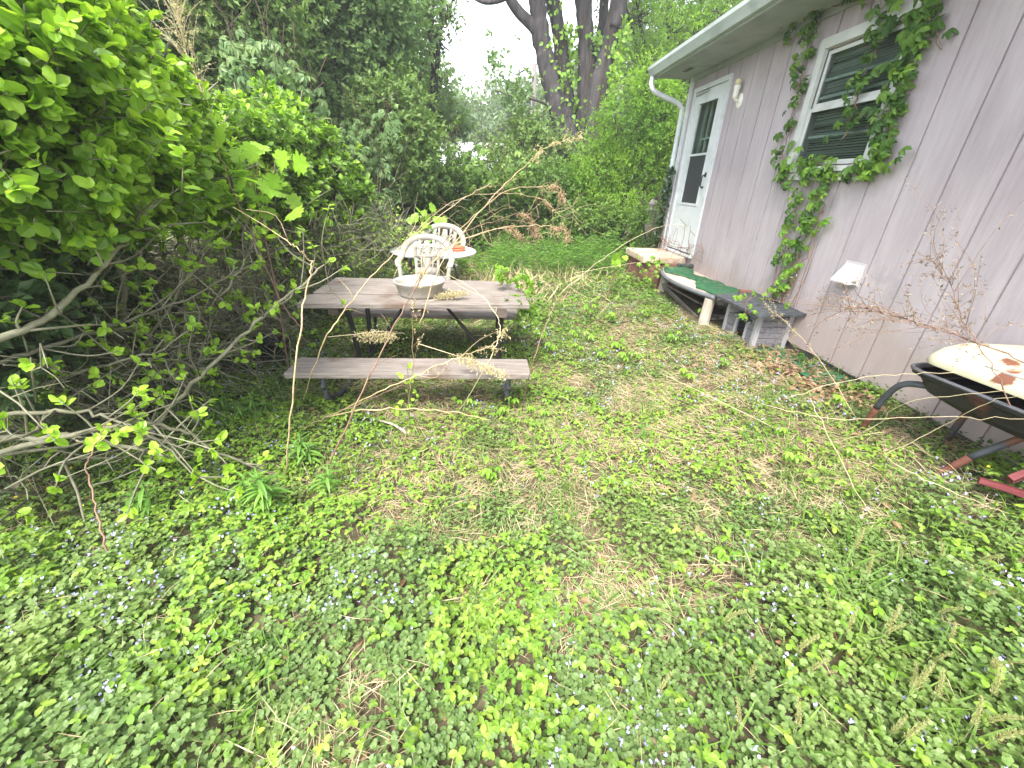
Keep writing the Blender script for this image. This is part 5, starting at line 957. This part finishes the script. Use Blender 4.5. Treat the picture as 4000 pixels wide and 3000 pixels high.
        x, y = area(900 * dn, y0, y1); S, B, U, can, F, Lf, R = fields(x, y); t = sstep(.6, .72, vn(x, y, .45, 41) * .7 + vn(x, y, .13, 42) * .3 + .22 * np.exp(-((x - .65) / .4) ** 2 - ((y - 1.35) / .4) ** 2) + .16 * np.exp(-((x - 1.7) / .6) ** 2 - ((y - 1.15) / .5) ** 2)); k = rng.random(len(x)) < t * .75 + .02; x, y = x[k], y[k]; n = len(x); gr.leaves(BLADE, np.stack([x, y, g(x, y)], -1), rng.normal(size=(n, 3)) * [.5, .5, .1] + [0, 0, 1], rng.normal(size=(n, 3)) + [0, 0, .01], rng.uniform(.06, .2, n))
    tag(sw.build('dry_straw', MT['straw']), 'flattened tan dead grass between the weeds', 'straw', kind='stuff'); tag(lt_.build('leaf_litter', MT['litter']), 'brown dead leaves lying among the weeds', 'leaf litter', kind='stuff'); tag(gr.build('grass', MT['grass']), 'loose tufts of fresh green grass', 'grass', kind='stuff')
cover()
def litter_patch():
    m = MB(); n = 900; x = rng.normal(2.72, .16, n); y = rng.normal(3.1, .42, n); k = x < 2.95; x, y = x[k], y[k]; n = len(x); m.leaves(T_oval(.3, .14, .25, .6), np.stack([x, y, g(x, y) + .03 + .03 * rng.random(n)], -1), rng.normal(size=(n, 3)) * [1, 1, .25], rng.normal(size=(n, 3)) * .5 + [0, 0, 1], rng.uniform(.025, .06, n)); tag(m.build('wall_litter', MT['litter']), 'brown dead leaves drifted along the wall before the cat house', 'leaf litter', kind='stuff')
    m = MB(); nx, ny = 14, 26; X, Y = np.meshgrid(np.linspace(2.62, 2.93, nx), np.linspace(2.75, 3.6, ny)); X = X + .03 * (vn(X, Y, .2, 51) - .5) - .1 * (Y - 3.2); Z = g(X, Y) + .035 + .03 * vn(X, Y, .12, 52); i = np.arange(ny - 1)[:, None] * nx + np.arange(nx - 1)[None]; f = np.stack([i, i + 1, i + nx + 1, i + nx], -1).reshape(-1, 4); V = np.stack([X, Y, Z], -1).reshape(-1, 3); V2 = V - [0, 0, .008]; N = nx * ny
    rim = [[a * nx + b, (a + 1) * nx + b, N + (a + 1) * nx + b, N + a * nx + b] for a in range(ny - 1) for b in (0, nx - 1)] + [[a * nx + b, a * nx + b + 1, N + a * nx + b + 1, N + a * nx + b] for b in range(nx - 1) for a in (0, ny - 1)]
    m.add(np.concatenate([V, V2]), [f, f[:, ::-1] + N, np.array(rim)]); tag(m.build('turf_scrap', MT['turfm'], loc=(2.75, 3.2, -.1), smooth=True), 'muddy scrap of green turf on the ground below the dryer vent', 'mat')
litter_patch()

# ------------------------------------------------------------------ taller weeds, each a plant of its own
def lance_weed(base, h, lean, label, n=22, size=.11, shoots=1, group='willow leaved weeds', leaf='lance'):
    base = np.asarray(base, float); t = thing('leafy_weed', base, label, 'weed', group); m = MB(); s = MB()
    for k in range(shoots):
        b = base + (rng.normal(size=3) * [.06, .06, 0] if k else 0); hh = h * (1 if k == 0 else rng.uniform(.5, .95)); ln = np.array([lean[0], lean[1], 0]) * hh + (rng.normal(size=3) * [.06, .06, 0] if k else 0); P = np.array([b - [0, 0, .03], b + [0, 0, hh * .5] + ln * .35, b + [0, 0, hh] + ln]); Q, _ = spline(P, np.ones(3), 6); s.tube(Q, np.linspace(.004, .0018, len(Q)), 6)
        u = np.linspace(.12, 1, n) ** .8; i = (u * (len(Q) - 1)).astype(int); a = np.arange(n) * 2.4 + rng.normal(size=n) * .25; el = np.where(u > .85, 1.0, .35) + rng.normal(size=n) * .2; D = np.stack([np.cos(a), np.sin(a), el], -1); m.leaves(LANCE, Q[i], D, np.stack([-np.cos(a) * el, -np.sin(a) * el, np.ones(n)], -1), size * np.where(u > .85, .6, 1) * rng.uniform(.75, 1.2, n))
    m.build('leaves', MT[leaf], t); s.build('stem', MT['stem'], t, True)
for vx, vy, h, ln, lab, n, sz, sh in [(575, 1115, .30, (.05, 0), 'clump of willow leaved weed in the left foreground at the foot of the dry stalks', 24, .125, 4), (668, 885, .42, (-.05, -.1), 'willow leaved weed leaning over the left end of the near bench', 15, .12, 1), (335, 1105, .20, (0, 0), 'small willow leaved weed among violet flowers at the left', 14, .12, 2), (480, 905, .24, (0, 0), 'willow leaved weed left of the bench below the stone stub', 16, .11, 3), (560, 915, .26, (0, 0), 'willow leaved weed beside the left bench leg', 16, .11, 3), (655, 1000, .22, (.1, 0), 'willow leaved weed just below the bench beside the reddish stalk', 18, .12, 3), (705, 1075, .20, (.2, 0), 'bright willow leaved shoot right of the foreground clump', 16, .11, 2), (1385, 955, .18, (0, 0), 'lone willow leaved seedling in the dry grass right of the bench', 14, .08, 1), (395, 1010, .2, (0, 0), 'willow leaved weed under the lowest grey green branches', 14, .12, 2), (615, 1180, .12, (0, 0), 'low dark willow leaved sprig in front of the foreground clump', 10, .11, 1)]: lance_weed(gnd(vx, vy), h, ln, lab, n, sz, sh)
def weed_bank():
    m = MB(); s = MB(); n = 240; x = rng.uniform(.0, 2.6, n); y = rng.uniform(7.0, 9.3, n); x2 = rng.uniform(-1.2, .4, 40); y2 = rng.uniform(6.6, 8.8, 40); x = np.append(x, x2); y = np.append(y, y2); n = len(x); h = rng.uniform(.25, .6, n); z = g(x, y); A = np.stack([x, y, z], -1); T = A + np.stack([rng.normal(0, .06, n), rng.normal(0, .06, n), h], -1); s.tubes(np.stack([A, (A + T) / 2, T], 1), np.tile([[.004, .003, .002]], (n, 1)), 4); q = 16; u = np.linspace(.3, 1, q)[None, :, None]; P = A[:, None] + (T - A)[:, None] * u; a = rng.uniform(0, 6.28, (n, 1)) + np.arange(q) * 2.4; D = np.stack([np.cos(a), np.sin(a), np.full_like(a, .45)], -1); m.leaves(T_low(.11, .03, .25), P.reshape(-1, 3), D.reshape(-1, 3), np.tile([0, 0, 1.], (n * q, 1)) + rng.normal(size=(n * q, 3)) * .2, rng.uniform(.07, .13, n * q))
    o = tag(m.build('tall_weeds', MT['lance']), 'bank of waist high narrow leaved weeds before the vine mound', 'weeds', kind='stuff'); tag(s.build('tall_weed_stems', MT['stem']), 'stems of the narrow leaved weeds before the vine mound', 'weeds', kind='stuff')
    m = MB(); n = 1500; x = np.concatenate([rng.normal(.1, .28, n // 2), rng.normal(.8, .7, n // 2)]); y = np.concatenate([rng.normal(6.0, .35, n // 2), rng.normal(6.6, .6, n // 2)]); n = len(x); m.leaves(BLADE, np.stack([x, y, g(x, y)], -1), rng.normal(size=(n, 3)) * [.9, .9, .3] + [.1, 0, .6], rng.normal(size=(n, 3)), rng.uniform(.12, .42, n)); tag(m.build('dead_grass_clump', MT['straw']), 'standing dead tan grass right of the plastic chairs', 'dead grass', kind='stuff')
    m = MB(); n = 5200; x = rng.uniform(.2, 2.4, n); y = rng.uniform(4.6, 8.6, n); m.leaves(T_low(.3, .06, .15), np.stack([x, y, g(x, y) + .22 * rng.random(n) * vn(x, y, .5, 61)], -1), rng.normal(size=(n, 3)) * [1, 1, .4], rng.normal(size=(n, 3)) * .45 + [0, 0, 1], rng.uniform(.03, .07, n)); tag(m.build('leafy_undergrowth', MT['thick']), 'knee high leafy undergrowth along the far side of the yard', 'ground cover', kind='stuff')
weed_bank()
def seedling():
    t = thing('creeper_seedling', (0, 0, 0), None, 'seedling', 'five leaved creeper seedlings in the weeds'); m = MB(); s = MB()
    for k in range(5):
        a = k * 2.3 + .4; P = np.array([.035 * math.cos(a) * (.4 + k * .25), .035 * math.sin(a) * (.4 + k * .25), .07 + .016 * k]); m.leaves(PALM, P[None], np.array([[math.cos(a) * .8, math.sin(a) * .8, -.1]]), np.array([[math.cos(a) * .4, math.sin(a) * .4, 1.]]), .05 + .008 * (k % 3)); s.tube([[0, 0, -.02], P * [.4, .4, .6], P], [.002, .0016, .001], 5, 3)
    m.build('leaves', MT['creeperL'], t); s.build('stem', MT['stalkr'], t, True); return t
sdl = seedling(); used = False
spots = [(1190, 770), (1250, 765), (1300, 780), (1335, 760), (1240, 735), (1275, 745), (1080, 905), (1110, 885), (1020, 885), (1145, 900), (1180, 880), (1175, 905), (990, 880), (1420, 1010), (1345, 790), (1480, 830), (1560, 800), (1395, 690), (1235, 660), (1270, 690), (1680, 950), (1830, 1000), (1795, 885), (1700, 1010), (1850, 1350), (1790, 1330), (1560, 1215), (1620, 1240), (1255, 1010), (1060, 1040), (1310, 700), (1165, 745), (1450, 745), (1520, 690)]
for i, (vx, vy) in enumerate(spots):
    o = sdl if i == 0 else copy_tree(sdl); p = gnd(vx, vy); s_ = rng.uniform(.7, 1.1) * (1.2 if p[1] > 3 else .85); o.location = Vector(p + [0, 0, .01]); o.rotation_euler = (rng.normal(0, .1), rng.normal(0, .1), rng.uniform(0, 6.28)); o.scale = (s_, s_, s_ * rng.uniform(.9, 1.3)); o['label'] = 'five leaved creeper seedling standing in the low weeds of the yard'
def sprig(name, label, pts, n, size, leaf, tm, cat='creeper', r=.003, spread=.05, mat='stalkr'):
    Q, _ = spline(np.array(pts), np.ones(len(pts)), 6); t = thing(name, Q[0], label, cat); s = MB(); s.tube(Q, np.linspace(r, r * .4, len(Q)), 5); i = rng.integers(len(Q) // 5, len(Q), n); P = Q[i] + rng.normal(size=(n, 3)) * spread; m = MB(); N = rng.normal(size=(n, 3)) * .5 + [0, -.5, .8]; palms(m, P, nrm(N), size, tm) if tm is PALM else m.leaves(tm, P, P - Q[i] + rng.normal(size=(n, 3)) * .02, N, size * rng.uniform(.6, 1.1, n)); s.tubes(np.stack([Q[i], (Q[i] + P) / 2, P], 1), np.tile([[.0014, .0012, .001]], (n, 1)), 4); m.build('leaves', MT[leaf], t); s.build('stem', MT[mat], t, True)
sprig('creeper_sprig', 'five leaved creeper climbing over the right end of the tabletop', [gnd(1150, 720), at(1140, 660, 3.75), at(1125, 600, 3.8), at(1085, 590, 3.95)], 64, .06, 'creeperL', PALM, spread=.07)
sprig('creeper_sprig', 'five leaved creeper around the right iron leg of the picnic table', [gnd(1110, 740), at(1112, 690, 3.55), at(1150, 640, 3.5)], 22, .055, 'creeper', PALM, spread=.07)
sprig('creeper_sprig', 'five leaved creeper trailing over the black lid of the cat house', [at(1645, 650, 3.95), at(1630, 640, 3.75), at(1612, 655, 3.6), at(1612, 690, 3.55)], 14, .055, 'creeperL', PALM, spread=.045)
sprig('creeper_sprig', 'five leaved creeper piled against the near foot of the concrete step', [np.array([2.25, 6.3, -.1]), np.array([2.3, 6.1, .15]), np.array([2.4, 6.0, .25]), np.array([2.42, 5.85, .2])], 46, .06, 'creeperL', PALM, spread=.11)
sprig('creeper_sprig', 'dark creeper sprig on the ground where the wall meets the cat house', [np.array([2.93, 3.55, -.1]), np.array([2.9, 3.35, 0]), np.array([2.86, 3.2, -.02])], 12, .055, 'creeper', PALM, spread=.05)
sprig('leafy_shoot', 'bright yellow green shoot standing in front of the near bench', [gnd(885, 925), at(882, 860, 2.45), at(880, 790, 2.4)], 26, .045, 'bright', OVAL, 'shoot', spread=.035, mat='stem')
sprig('leafy_shoot', 'short yellow green shoot beside the lying reddish stalks', [gnd(862, 940), at(862, 905, 2.3), at(865, 885, 2.28)], 12, .042, 'bright', OVAL, 'shoot', spread=.03, mat='stem')
# ------------------------------------------------------------------ dry stalks
def stalk(label, pts, r, mat='stalk', plume=None, plen=.35, pn=160, name='dry_stalk', branch=0, plmat='plume', pw=.05, kink=.012):
    """pts: (vx, vy, distance); first point None = on the ground"""
    W = []; y0 = None
    for i, (vx, vy, d) in enumerate(pts):
        if d is None: p = gnd(vx, vy); y0 = p[1]
        else: p = at(vx, vy, d)
        W.append(p)
    Q, _ = spline(np.array(W), np.ones(len(W)), 7); Q[1:-1] += rng.normal(size=(len(Q) - 2, 3)) * kink * .3; t = thing(name, W[0], label, 'dry stalk', 'tall dry weed stalks'); m = MB(); rr = np.linspace(r, r * .4, len(Q)) * .78; m.tube(Q, rr, 7)
    pl = MB(); r *= .78; L_ = np.concatenate([[0], np.cumsum(np.linalg.norm(np.diff(Q, axis=0), axis=1))]); tot = L_[-1]
    if plume:
        pts_ = []
        u = tot - plen * rng.random(pn // 8) ** 1.2; i = np.clip(np.searchsorted(L_, u), 1, len(Q) - 1); S0 = Q[i]; d = nrm(Q[i] - Q[i - 1]); e = nrm(d * .7 + rng.normal(size=S0.shape) * .6 + ([0, 0, -.5] if plume == 'droop' else [0, 0, .1])); l = pw * rng.uniform(.6, 1.8, (len(u), 1)); E = S0 + e * l + ([0, 0, -.25 * pw] if plume == 'droop' else 0); Mi = (S0 + E) / 2 + [0, 0, .15 * pw]; m.tubes(np.stack([S0, Mi, E], 1), np.tile([[r * .25, r * .2, r * .12]], (len(u), 1)), 4)
        for k in range(8): v = rng.random((len(u), 1)); pts_.append(np.where(v < .5, S0 + (Mi - S0) * 2 * v, Mi + (E - Mi) * (2 * v - 1)))
        P = np.concatenate(pts_); n = len(P); pl.leaves(T_low(.22, .1, .2), P + rng.normal(size=(n, 3)) * .004, rng.normal(size=(n, 3)) + [0, 0, -.4], rng.normal(size=(n, 3)), rng.uniform(.009, .022, n))
    for k in range(branch):
        i = rng.integers(len(Q) // 3, len(Q) - 1); d = nrm(Q[i + 1] - Q[i - 1]); e = nrm(d + rng.normal(size=3) * .5 + [0, 0, .1]); l = rng.uniform(.1, .35) * (1.5 if branch > 12 else 1); B_ = [Q[i], Q[i] + e * l * .5 + rng.normal(size=3) * .02, Q[i] + e * l + rng.normal(size=3) * .04 - [0, 0, .03]]; m.tube(B_, [r * .4, r * .3, r * .15], 5, 3)
        if plume: P = np.array(B_[1])[None] + (np.array(B_[2]) - B_[1]) * rng.random((14, 1)) + rng.normal(size=(14, 3)) * .008; pl.leaves(T_low(.22, .1, .2), P, rng.normal(size=(14, 3)), rng.normal(size=(14, 3)), rng.uniform(.008, .018, 14))
    m.build('stem', MT[mat], t, True)
    if pl.n: pl.build('seed_head', MT[plmat], t)
stalk('tall dark stalk leaning right across the bench, basin and chair', [(693, 1035, None), (745, 930, 2.0), (835, 735, 2.25), (905, 610, 2.5), (985, 485, 2.7)], .0075, 'stalkr', branch=3)
stalk('long tan stalk rising past the chair to a drawn out plume before the big trunks', [(905, 700, 2.6), (960, 560, 2.75), (1060, 430, 2.95), (1130, 360, 3.1), (1190, 315, 3.2), (1252, 296, 3.3)], .0045, 'stalk', 'up', .5, 260, plmat='plumep', pw=.05)
stalk('pale broken stalk left of the bench, its top snapped to the left', [(615, 1035, None), (638, 800, 1.95), (655, 660, 2.05), (673, 578, 2.1), (662, 556, 2.1), (640, 535, 2.08), (612, 515, 2.1)], .0062, 'stalk', branch=2)
stalk('tan stalk from the left bench leg slanting over the tabletop', [(650, 875, None), (700, 740, 2.35), (745, 670, 2.45), (790, 612, 2.55), (880, 520, 2.75), (985, 440, 2.95), (1060, 395, 3.1)], .0055, 'stalk', branch=3)
stalk('looping pale stem hooping in front of the right half of the bench', [(985, 900, None), (1050, 790, 2.3), (1078, 725, 2.45), (1072, 680, 2.5), (1035, 635, 2.6), (965, 590, 2.75)], .0045, 'stalkp', branch=2)
stalk('long pale pair of stems sweeping low over the near bench', [(720, 898, None), (800, 855, 2.2), (900, 810, 2.2), (980, 775, 2.2), (1060, 745, 2.3), (1090, 710, 2.35)], .005, 'stalk', 'droop', .6, 160, plmat='plumep', branch=3)
stalk('reddish upright stalk leaning in the left hedge up to the maple sapling', [(655, 715, 3.0), (610, 655, 3.0), (565, 555, 2.95), (520, 450, 2.9), (480, 350, 2.9), (462, 305, 2.9)], .006, 'stalkr')
stalk('tall pale dry plume standing above the left hedge', [(480, 420, 4.0), (465, 300, 4.0), (432, 190, 4.0), (402, 110, 4.0), (386, 40, 4.0), (378, -20, 4.0)], .006, 'stalkp', 'up', 1.5, 1100, plmat='plumep', branch=26, pw=.14)
stalk('arching stalk with a rust brown plume at its tip', [(880, 640, 3.3), (930, 570, 3.35), (1010, 500, 3.4), (1080, 474, 3.4), (1120, 462, 3.4), (1145, 470, 3.4), (1158, 505, 3.4)], .0042, 'stalkr', 'droop', .28, 420, pw=.055)
stalk('arching stalk with a pinkish plume left of the rust brown one', [(890, 620, 3.2), (960, 540, 3.25), (1040, 505, 3.3), (1100, 492, 3.3), (1124, 512, 3.3)], .004, 'stalk', 'droop', .2, 260, pw=.045)
stalk('arching stalk whose brown plume hangs farthest right', [(900, 600, 3.1), (980, 530, 3.15), (1080, 492, 3.2), (1160, 488, 3.2), (1212, 494, 3.2), (1226, 512, 3.2)], .004, 'stalk', 'droop', .2, 300, pw=.045)
stalk('arching stalk with a hanging brown plume high before the lime tree', [(940, 560, 3.6), (1000, 490, 3.65), (1090, 415, 3.7), (1160, 405, 3.7), (1205, 402, 3.7), (1216, 432, 3.7)], .004, 'stalk', 'droop', .3, 380, pw=.055)
stalk('thin arching stalk with sparse plume over the vine mound', [(850, 600, 3.6), (900, 500, 3.7), (990, 430, 3.8), (1100, 418, 3.8), (1170, 430, 3.8), (1190, 445, 3.8)], .0035, 'stalk', 'droop', .35, 120, branch=4)
stalk('bent brown stalk folding over right of the table', [(1128, 890, None), (1150, 790, 2.6), (1180, 700, 2.75), (1210, 645, 2.85), (1250, 660, 2.8), (1330, 712, 2.7)], .0052, 'stalkr', branch=2)
stalk('long straight straw stem lying across the dry grass on the right', [(1420, 805, None), (1560, 868, 2.55), (1740, 960, 2.05), (1905, 1040, 1.75)], .0042, 'stalkp')
stalk('dry stem leaning from the cat house lid down into the weeds', [(1958, 1165, None), (1900, 1000, 1.95), (1800, 820, 2.6), (1735, 735, 3.1), (1690, 690, 3.45), (1660, 668, 3.6)], .0042, 'stalk', 'up', .5, 110, plmat='plumep', branch=8)
stalk('branchy dead weed with grey seed husks fanning over the barbecue lid', [(2330, 900, 1.25), (2212, 785, 1.45), (2080, 728, 1.6), (1960, 690, 1.75), (1860, 665, 1.85), (1825, 668, 1.9)], .0048, 'stalkr', 'up', .65, 300, plmat='plumeg', branch=30, pw=.13)
stalk('second dead weed with grey husks upright behind the barbecue lid', [(2215, 950, 1.5), (2150, 800, 1.6), (2080, 690, 1.75), (2050, 610, 1.8), (2010, 560, 1.85)], .0038, 'stalkr', 'up', .45, 260, plmat='plumeg', branch=14, pw=.09)
for (lab, pts, r) in [('pale straw stem crossing just below the barbecue tray', [(1700, 860, 2.1), (1850, 818, 1.9), (2000, 806, 1.7), (2215, 800, 1.5)], .003), ('pale straw stem bent upwards beside the front barbecue leg', [(1800, 960, 1.9), (1890, 920, 1.75), (1960, 870, 1.6), (2215, 840, 1.3)], .003), ('pale straw stem running from the barbecue leg to the bottom right', [(1750, 860, 2.1), (1790, 940, 1.8), (1880, 1110, 1.45), (2000, 1260, 1.2)], .0028), ('pale straw stem slanting through the red planks', [(1900, 985, 1.7), (2020, 930, 1.55), (2130, 870, 1.4), (2215, 855, 1.3)], .003), ('low straw stem in front of the red planks', [(1640, 870, 2.2), (1800, 905, 1.8), (2000, 900, 1.6), (2215, 905, 1.4)], .0026), ('straw stem rising from the dry leaves to the lower right edge', [(1930, 1000, 1.6), (2050, 1060, 1.4), (2180, 1110, 1.25)], .0026)]: stalk(lab, pts, r, 'stalkp')
stalk('bundle of reddish stems lying on the weeds in front of the bench', [(690, 905, None), (780, 886, 2.1), (880, 884, 2.12), (980, 890, 2.12), (1060, 908, 2.08)], .0055, 'stalk')
stalk('second reddish stem lying crossed on the weeds before the bench', [(640, 930, None), (720, 895, 2.15), (830, 850, 2.3), (930, 800, 2.5)], .0045, 'stalkr')
stalk('thin dark upright stem through the yellow green shoot', [(872, 985, None), (886, 850, 2.2), (893, 690, 2.3), (898, 640, 2.32), (912, 590, 2.35)], .0032, 'stalkr', 'droop', .35, 90, branch=6, plmat='plumep')
stalk('red jointed stem standing in the flowers at the left', [(232, 1190, 1.25), (205, 1090, 1.4), (188, 1020, 1.5), (205, 965, 1.55), (235, 905, 1.7)], .0055, 'stalkr')
stalk('thin reddish stem in the dry leaves near the barbecue', [(1855, 1130, None), (1862, 1020, 1.75), (1830, 930, 1.9), (1790, 850, 2.1)], .003, 'stalkr', branch=3)
stalk('thin arching straw stem before the concrete step', [(1205, 640, 4.2), (1300, 560, 4.3), (1400, 500, 4.4), (1470, 485, 4.5), (1510, 520, 4.5)], .0035, 'stalkp')
stalk('straw stem drooping across the green platform weeds', [(1240, 590, 4.4), (1330, 575, 4.4), (1420, 560, 4.5), (1500, 548, 4.5)], .003, 'stalkp')
def stick():
    a = gnd(818, 922) + [0, 0, .06]; b = gnd(882, 950) + [0, 0, .05]; m = MB(); m.tube([a, (a + b) / 2 + [.01, .01, .01], b], [.006, .009, .011], 7, 4); m.tube([b, b + [.02, -.03, .01]], [.006, .003], 5); tag(m.build('broken_stick', MT['log'], loc=a), 'short bare grey broken stick lying on the weeds before the bench', 'stick')
stick()
# dry curly briars in front of the vine mound
def briar():
    m = MB(); n = 80; A = np.stack([rng.uniform(-1.6, 1.8, n), rng.uniform(8.2, 9.4, n), rng.uniform(-.3, .9, n)], -1); e = nrm(np.stack([rng.normal(.3, .7, n), rng.normal(-.3, .4, n), rng.normal(.3, .4, n)], -1)); l = rng.uniform(.4, 1.1, (n, 1)); C = A + e * l - [0, 0, .1]; B = A + e * l * .5 + rng.normal(size=(n, 3)) * .1; m.tubes(np.stack([A, (A + B) / 2 + rng.normal(size=(n, 3)) * .04, B, (B + C) / 2 + rng.normal(size=(n, 3)) * .04, C], 1), rng.uniform(.002, .0045, (n, 1)) * np.array([[1, .9, .8, .6, .4]]), 4)
    tag(m.build('dry_briars', MT['stalk']), 'tangle of bare tan briar stems over the front of the vine mound', 'briars', kind='stuff')
briar()
# dead plume lying on the tabletop and drooping grass heads near the bench
def table_plume():
    for lab, c, e, z in (('dry brown grass plume lying on the tabletop beside the basin', (-.42, 3.47, .415), (.22, .06, .02), .02), ('drooping tan grass plume hanging below the tabletop edge', (-1.02, 3.1, .22), (.3, -.03, .02), -.06), ('wispy dry plume drooping onto the near bench right of the middle', (-.22, 2.78, .18), (.36, -.1, -.1), -.05)):
        c = np.array(c); e = np.array(e); n = 420; u = rng.random((n, 1)); P = c + e * u + rng.normal(size=(n, 3)) * [.025, .02, .012] + np.array([0, 0, z]) * rng.random((n, 1)) + [0, 0, .012]; m = MB(); t = thing('grass_plume', c, lab, 'grass plume'); m.leaves(T_low(.16, .1, .25), P, rng.normal(size=(n, 3)) + [0, 0, -.5], rng.normal(size=(n, 3)), rng.uniform(.012, .032, n)); m.build('seed_head', MT['plumep'], t); m = MB(); m.tube([c - e * .8 - [0, 0, .02], c, c + e * .6 + [0, 0, .02], c + e], [.003, .0025, .002, .001], 5, 4)
        for q in P[::8]: k = c + e * np.clip(((q - c) @ e) / (e @ e) - .1, 0, 1); m.tube([k, (k + q) / 2 + [0, 0, .005], q], [.001, .0009, .0007], 3)
        m.build('stem', MT['stalkp'], t)
table_plume()
# seed headed grasses in the right foreground
def seed_grass():
    t = thing('seed_grass', (0, 0, 0), None, 'grass plume', 'seed headed grasses in the right foreground'); Q, _ = spline(np.array([[0, 0, 0], [.01, 0, .13], [.035, 0, .24], [.085, 0, .31]]), np.ones(4), 6); s = MB(); s.tube(Q, np.linspace(.0022, .001, len(Q)), 5); u = rng.random(300); i = (len(Q) // 2 + u * (len(Q) // 2)).astype(int).clip(1, len(Q) - 1); d = nrm(Q[i] - Q[i - 1]); a = nrm(rng.normal(size=(300, 3))); m = MB(); P = Q[i] + a * rng.uniform(.001, .010, (300, 1)); m.leaves(T_low(.16, .05, .1), P, nrm(d * .9 + a * .8), a, .0125 * (1.15 - .6 * u) * rng.uniform(.7, 1.3, 300)); m.build('seed_head', MT['seed'], t); s.build('stem', MT['stem'], t)
    m = MB(); a = np.arange(5) * 1.3; m.leaves(BLADE2, np.stack([.01 * np.cos(a), .01 * np.sin(a), 0 * a], -1), np.stack([.4 * np.cos(a), .4 * np.sin(a), np.ones(5)], -1), np.stack([-np.cos(a), -np.sin(a), .4 + 0 * a], -1), .2 + .02 * a); m.build('blades', MT['grass'], t); return t
sg = seed_grass()
near = {(1405, 1480): 'upright pale seed head left of the others near the bottom edge', (1580, 1550): 'upright seed head standing alone in the bottom right weeds', (1700, 1560): 'broad seed head leaning right at the bottom right'}
sp = [(1405, 1480), (1580, 1550), (1700, 1560)] + [(int(1750 + 520 * rng.random()), int(1150 + 480 * rng.random())) for _ in range(34)] + [(int(1480 + 300 * rng.random()), int(1250 + 200 * rng.random())) for _ in range(10)]
for i, (vx, vy) in enumerate(sp):
    o = sg if i == 0 else copy_tree(sg); p = gnd(vx, min(vy + 60, 1650)); o.location = Vector(p); s_ = rng.uniform(.42, .8); o.scale = (s_, s_, s_); o.rotation_euler = (0, 0, rng.normal(.5, 1.0)); o['label'] = near.get((vx, vy), 'pale green seed headed grass stem among the right foreground weeds')

# ------------------------------------------------------------------ damp air
def haze():
    bpy.context.view_layer.update(); top = 0
    for o in SC.objects:
        if o.type == 'MESH':
            top = max(top, max((o.matrix_world @ Vector(c))[2] for c in o.bound_box))
    m, t, o = new_mat('haze'); v = t.nodes.new('ShaderNodeVolumePrincipled'); v.inputs['Color'].default_value = (.93, .96, 1, 1); v.inputs['Density'].default_value = .0032; v.inputs['Anisotropy'].default_value = .2; t.links.new(v.outputs[0], o.inputs['Volume'])
    b = MB(); b.box((-165, -65, -1.8), (165, 265, top + .6)); tag(b.build('haze', m), kind='stuff')
haze()
